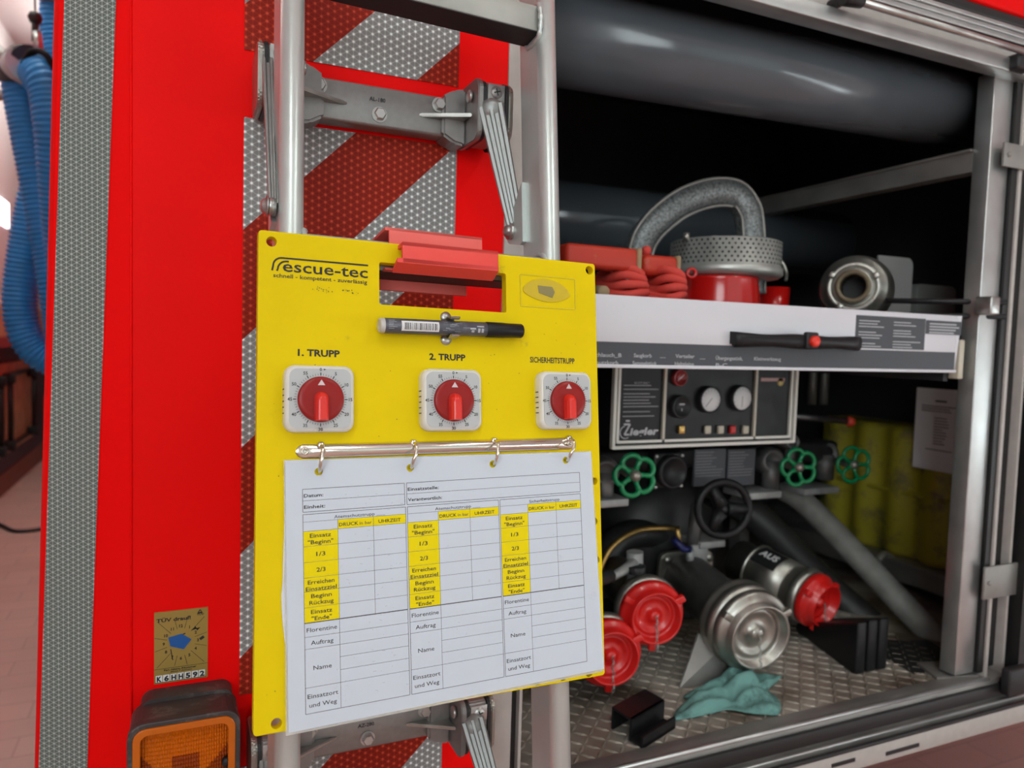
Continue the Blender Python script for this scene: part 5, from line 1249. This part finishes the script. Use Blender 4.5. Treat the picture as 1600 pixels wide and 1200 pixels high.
b = BM(); XS = XW-.02; c4_ = [on_x(1433, 605, XS), on_x(1425, 729, XS)]
y1_ = c4_[0].y; y0_ = on_x(1516, 606, XS).y; z1_ = c4_[0].z; z0_ = c4_[1].z
box(b, XS, XS+.002, y0_, y1_, z0_, z1_); obj('paper', b, mat('dim_white_sheet', (.92, .92, .92), .5), t)
b = BM(); MSh = frame((XS-.0005, 0, 0), (-1, 0, 0))   # ex = -y
def sl(y, z, w_, h=.0018): v = [b.verts.new((XS-.0006, yy, zz)) for yy, zz in ((y, z), (y-w_, z), (y-w_, z+h), (y, z+h))]; quadf(b, v)
hs = z1_-z0_; ws = y1_-y0_
sl(y0_+ws*.62, z1_-hs*.16, ws*.22, .004)
for k in range(3): sl(y1_-ws*.12, z1_-hs*(.22+.03*k), ws*random.uniform(.5, .75))
for k in range(10): sl(y0_+ws*.62, z1_-hs*(.36+.035*k), ws*random.uniform(.15, .3))
sl(y1_-ws*.25, z1_-hs*.75, ws*.5)
obj('printed_lines', b, INKG, t)
t = thing('small_lever', 'pale metal lever with blue grip in front of the yellow container', 'lever', on_y(1400, 890, 1.3))
b = BM(); tube(b, smooth_path([on_y(1372, 875, 1.28), on_y(1382, 865, 1.28), on_y(1395, 873, 1.28), on_y(1408, 893, 1.28)], 6), .008, 12); obj('lever_arm', b, mat('pale_metal', (.4, .38, .34), .4, .5), t)
b = BM(); cyl(b, on_y(1400, 876, 1.3), on_y(1413, 884, 1.3), .010, 12); obj('grip', b, mat('dark_blue_lever', (.01, .015, .09), .4), t)

# ---- things on the locker floor
t = thing('wheel_chock', 'black ribbed plastic wedge block on the floor below the right red-capped outlet', 'wedge', (1.1, 1.0, .65))
pa = on_z(1335, 1056, .650); pb = on_z(1387, 1045, .650); pk = on_z(1243, 986, .650)
zt3 = on_y(1335, 974, pa.y).z; eR = (pb-pa)/3; eB = pk-pa
for k in range(3):
    b = BM(); q0 = pa+eR*(k+.06); q1 = pa+eR*(k+.94)
    lo = [q0, q1, q1+eB, q0+eB]; hs_ = [zt3, zt3, .668, .668]
    t_ = BM(); v = [t_.verts.new(p) for p in lo]+[t_.verts.new((p.x, p.y, h)) for p, h in zip(lo, hs_)]
    for f in ((3, 2, 1, 0), (4, 5, 6, 7), (0, 1, 5, 4), (1, 2, 6, 5), (2, 3, 7, 6), (3, 0, 4, 7)): t_.faces.new([v[i] for i in f])
    bmesh.ops.recalc_face_normals(t_, faces=t_.faces); bmesh.ops.bevel(t_, geom=t_.edges[:], offset=.005, segments=3, affect='EDGES', profile=.5)
    join(b, t_, I4, 0, smooth=True); obj('chock_rib', b, BLKP, t)
b = BM(); q0 = pa+eR*.1+eB*.04; q1 = pa+eR*2.9+eB*.04; lo = [q0, q1, q1+eB*.9, q0+eB*.9]
v = [b.verts.new(p) for p in lo]+[b.verts.new((p.x, p.y, h)) for p, h in zip(lo, (zt3-.006, zt3-.006, .664, .664))]
for f in ((3, 2, 1, 0), (4, 5, 6, 7), (0, 1, 5, 4), (1, 2, 6, 5), (2, 3, 7, 6), (3, 0, 4, 7)): quadf(b, [v[i] for i in f])
obj('chock_core', b, BLKP, t)
# black folded bracket in the foreground
t = thing('cradle_bracket', 'black Z-shaped plastic cradle on the tread plate floor', 'bracket', on_z(1005, 1150, .650))
f1_, f2_, f3_, f4_ = on_z(958, 1140, .650), on_z(1004, 1171, .650), on_z(1055, 1138, .650), on_z(1015, 1105, .650)
u1 = (f2_-f1_); u2 = (f3_-f2_)
b = BM(); Hh = .035
def qp(a, c): return f1_+u1*a+u2*c
def wallp(p, q, h0, h1, th=.004):
    n = (q-p).cross(Vector((0, 0, 1))).normalized()*th; v = [b.verts.new(x) for x in (p, q, q+Vector((0, 0, h1)), p+Vector((0, 0, h0)))]; v2 = [b.verts.new(x-n) for x in (p, q, q+Vector((0, 0, h1)), p+Vector((0, 0, h0)))]
    quadf(b, v); quadf(b, v2[::-1])
    for k in range(4): quadf(b, (v[k], v[(k+1) % 4], v2[(k+1) % 4], v2[k]))
def flat(ps, z_, th=.004):
    v = [b.verts.new(p+Vector((0, 0, z_))) for p in ps]; v2 = [b.verts.new(p+Vector((0, 0, z_-th))) for p in ps]; quadf(b, v); quadf(b, v2[::-1])
    for k in range(4): quadf(b, (v[k], v[(k+1) % 4], v2[(k+1) % 4], v2[k]))
wallp(qp(0, 0), qp(0, 1), Hh, Hh); flat((qp(0, 0), qp(.62, 0), qp(.62, 1), qp(0, 1)), Hh); wallp(qp(.62, 0), qp(.62, 1), Hh, Hh)
flat((qp(.62, 0), qp(1, 0), qp(1, 1), qp(.62, 1)), .005); wallp(qp(1, 0), qp(1, 1), .018, .018)
obj('cradle', b, BLKP, t)
# cloth
b = BM(); random.seed(21); n = 34; g = []
c = on_z(1148, 1088, .650); eU = (on_z(1215, 1085, .650)-on_z(1085, 1092, .650)); eV = (on_z(1150, 1066, .650)-on_z(1128, 1117, .650))
for i in range(n+1):
    g.append([])
    for j in range(n+1):
        u_, v_ = i/n*2-1, j/n*2-1; k_ = 1-.22*math.sin(3.3*math.atan2(v_, u_)+.6)*min(1, math.hypot(u_, v_))
        h = .007+.008*math.sin(u_*5+v_*3)+.007*math.sin(v_*9-u_*4)+.005*math.sin(u_*13+1)*math.cos(v_*7)+.020*math.exp(-((v_-.7)**2+(u_+.1)**2)*2.2)
        ed = max(abs(u_), abs(v_)); h = max(.0012, h*(1-ed**6))
        p = c+eU*.5*u_*k_+eV*.55*v_*k_; g[i].append(b.verts.new((p.x, p.y, .6495+h+.001*random.random())))
for i in range(n):
    for j in range(n): quadf(b, (g[i][j], g[i+1][j], g[i+1][j+1], g[i][j+1]), 0, True)
cl = obj('cleaning_cloth', b, TEAL); md = cl.modifiers.new('s', 'SOLIDIFY'); md.thickness = .0016; md.offset = 1
tag(cl, 'crumpled teal cleaning cloth under the large suction cap', 'cloth')
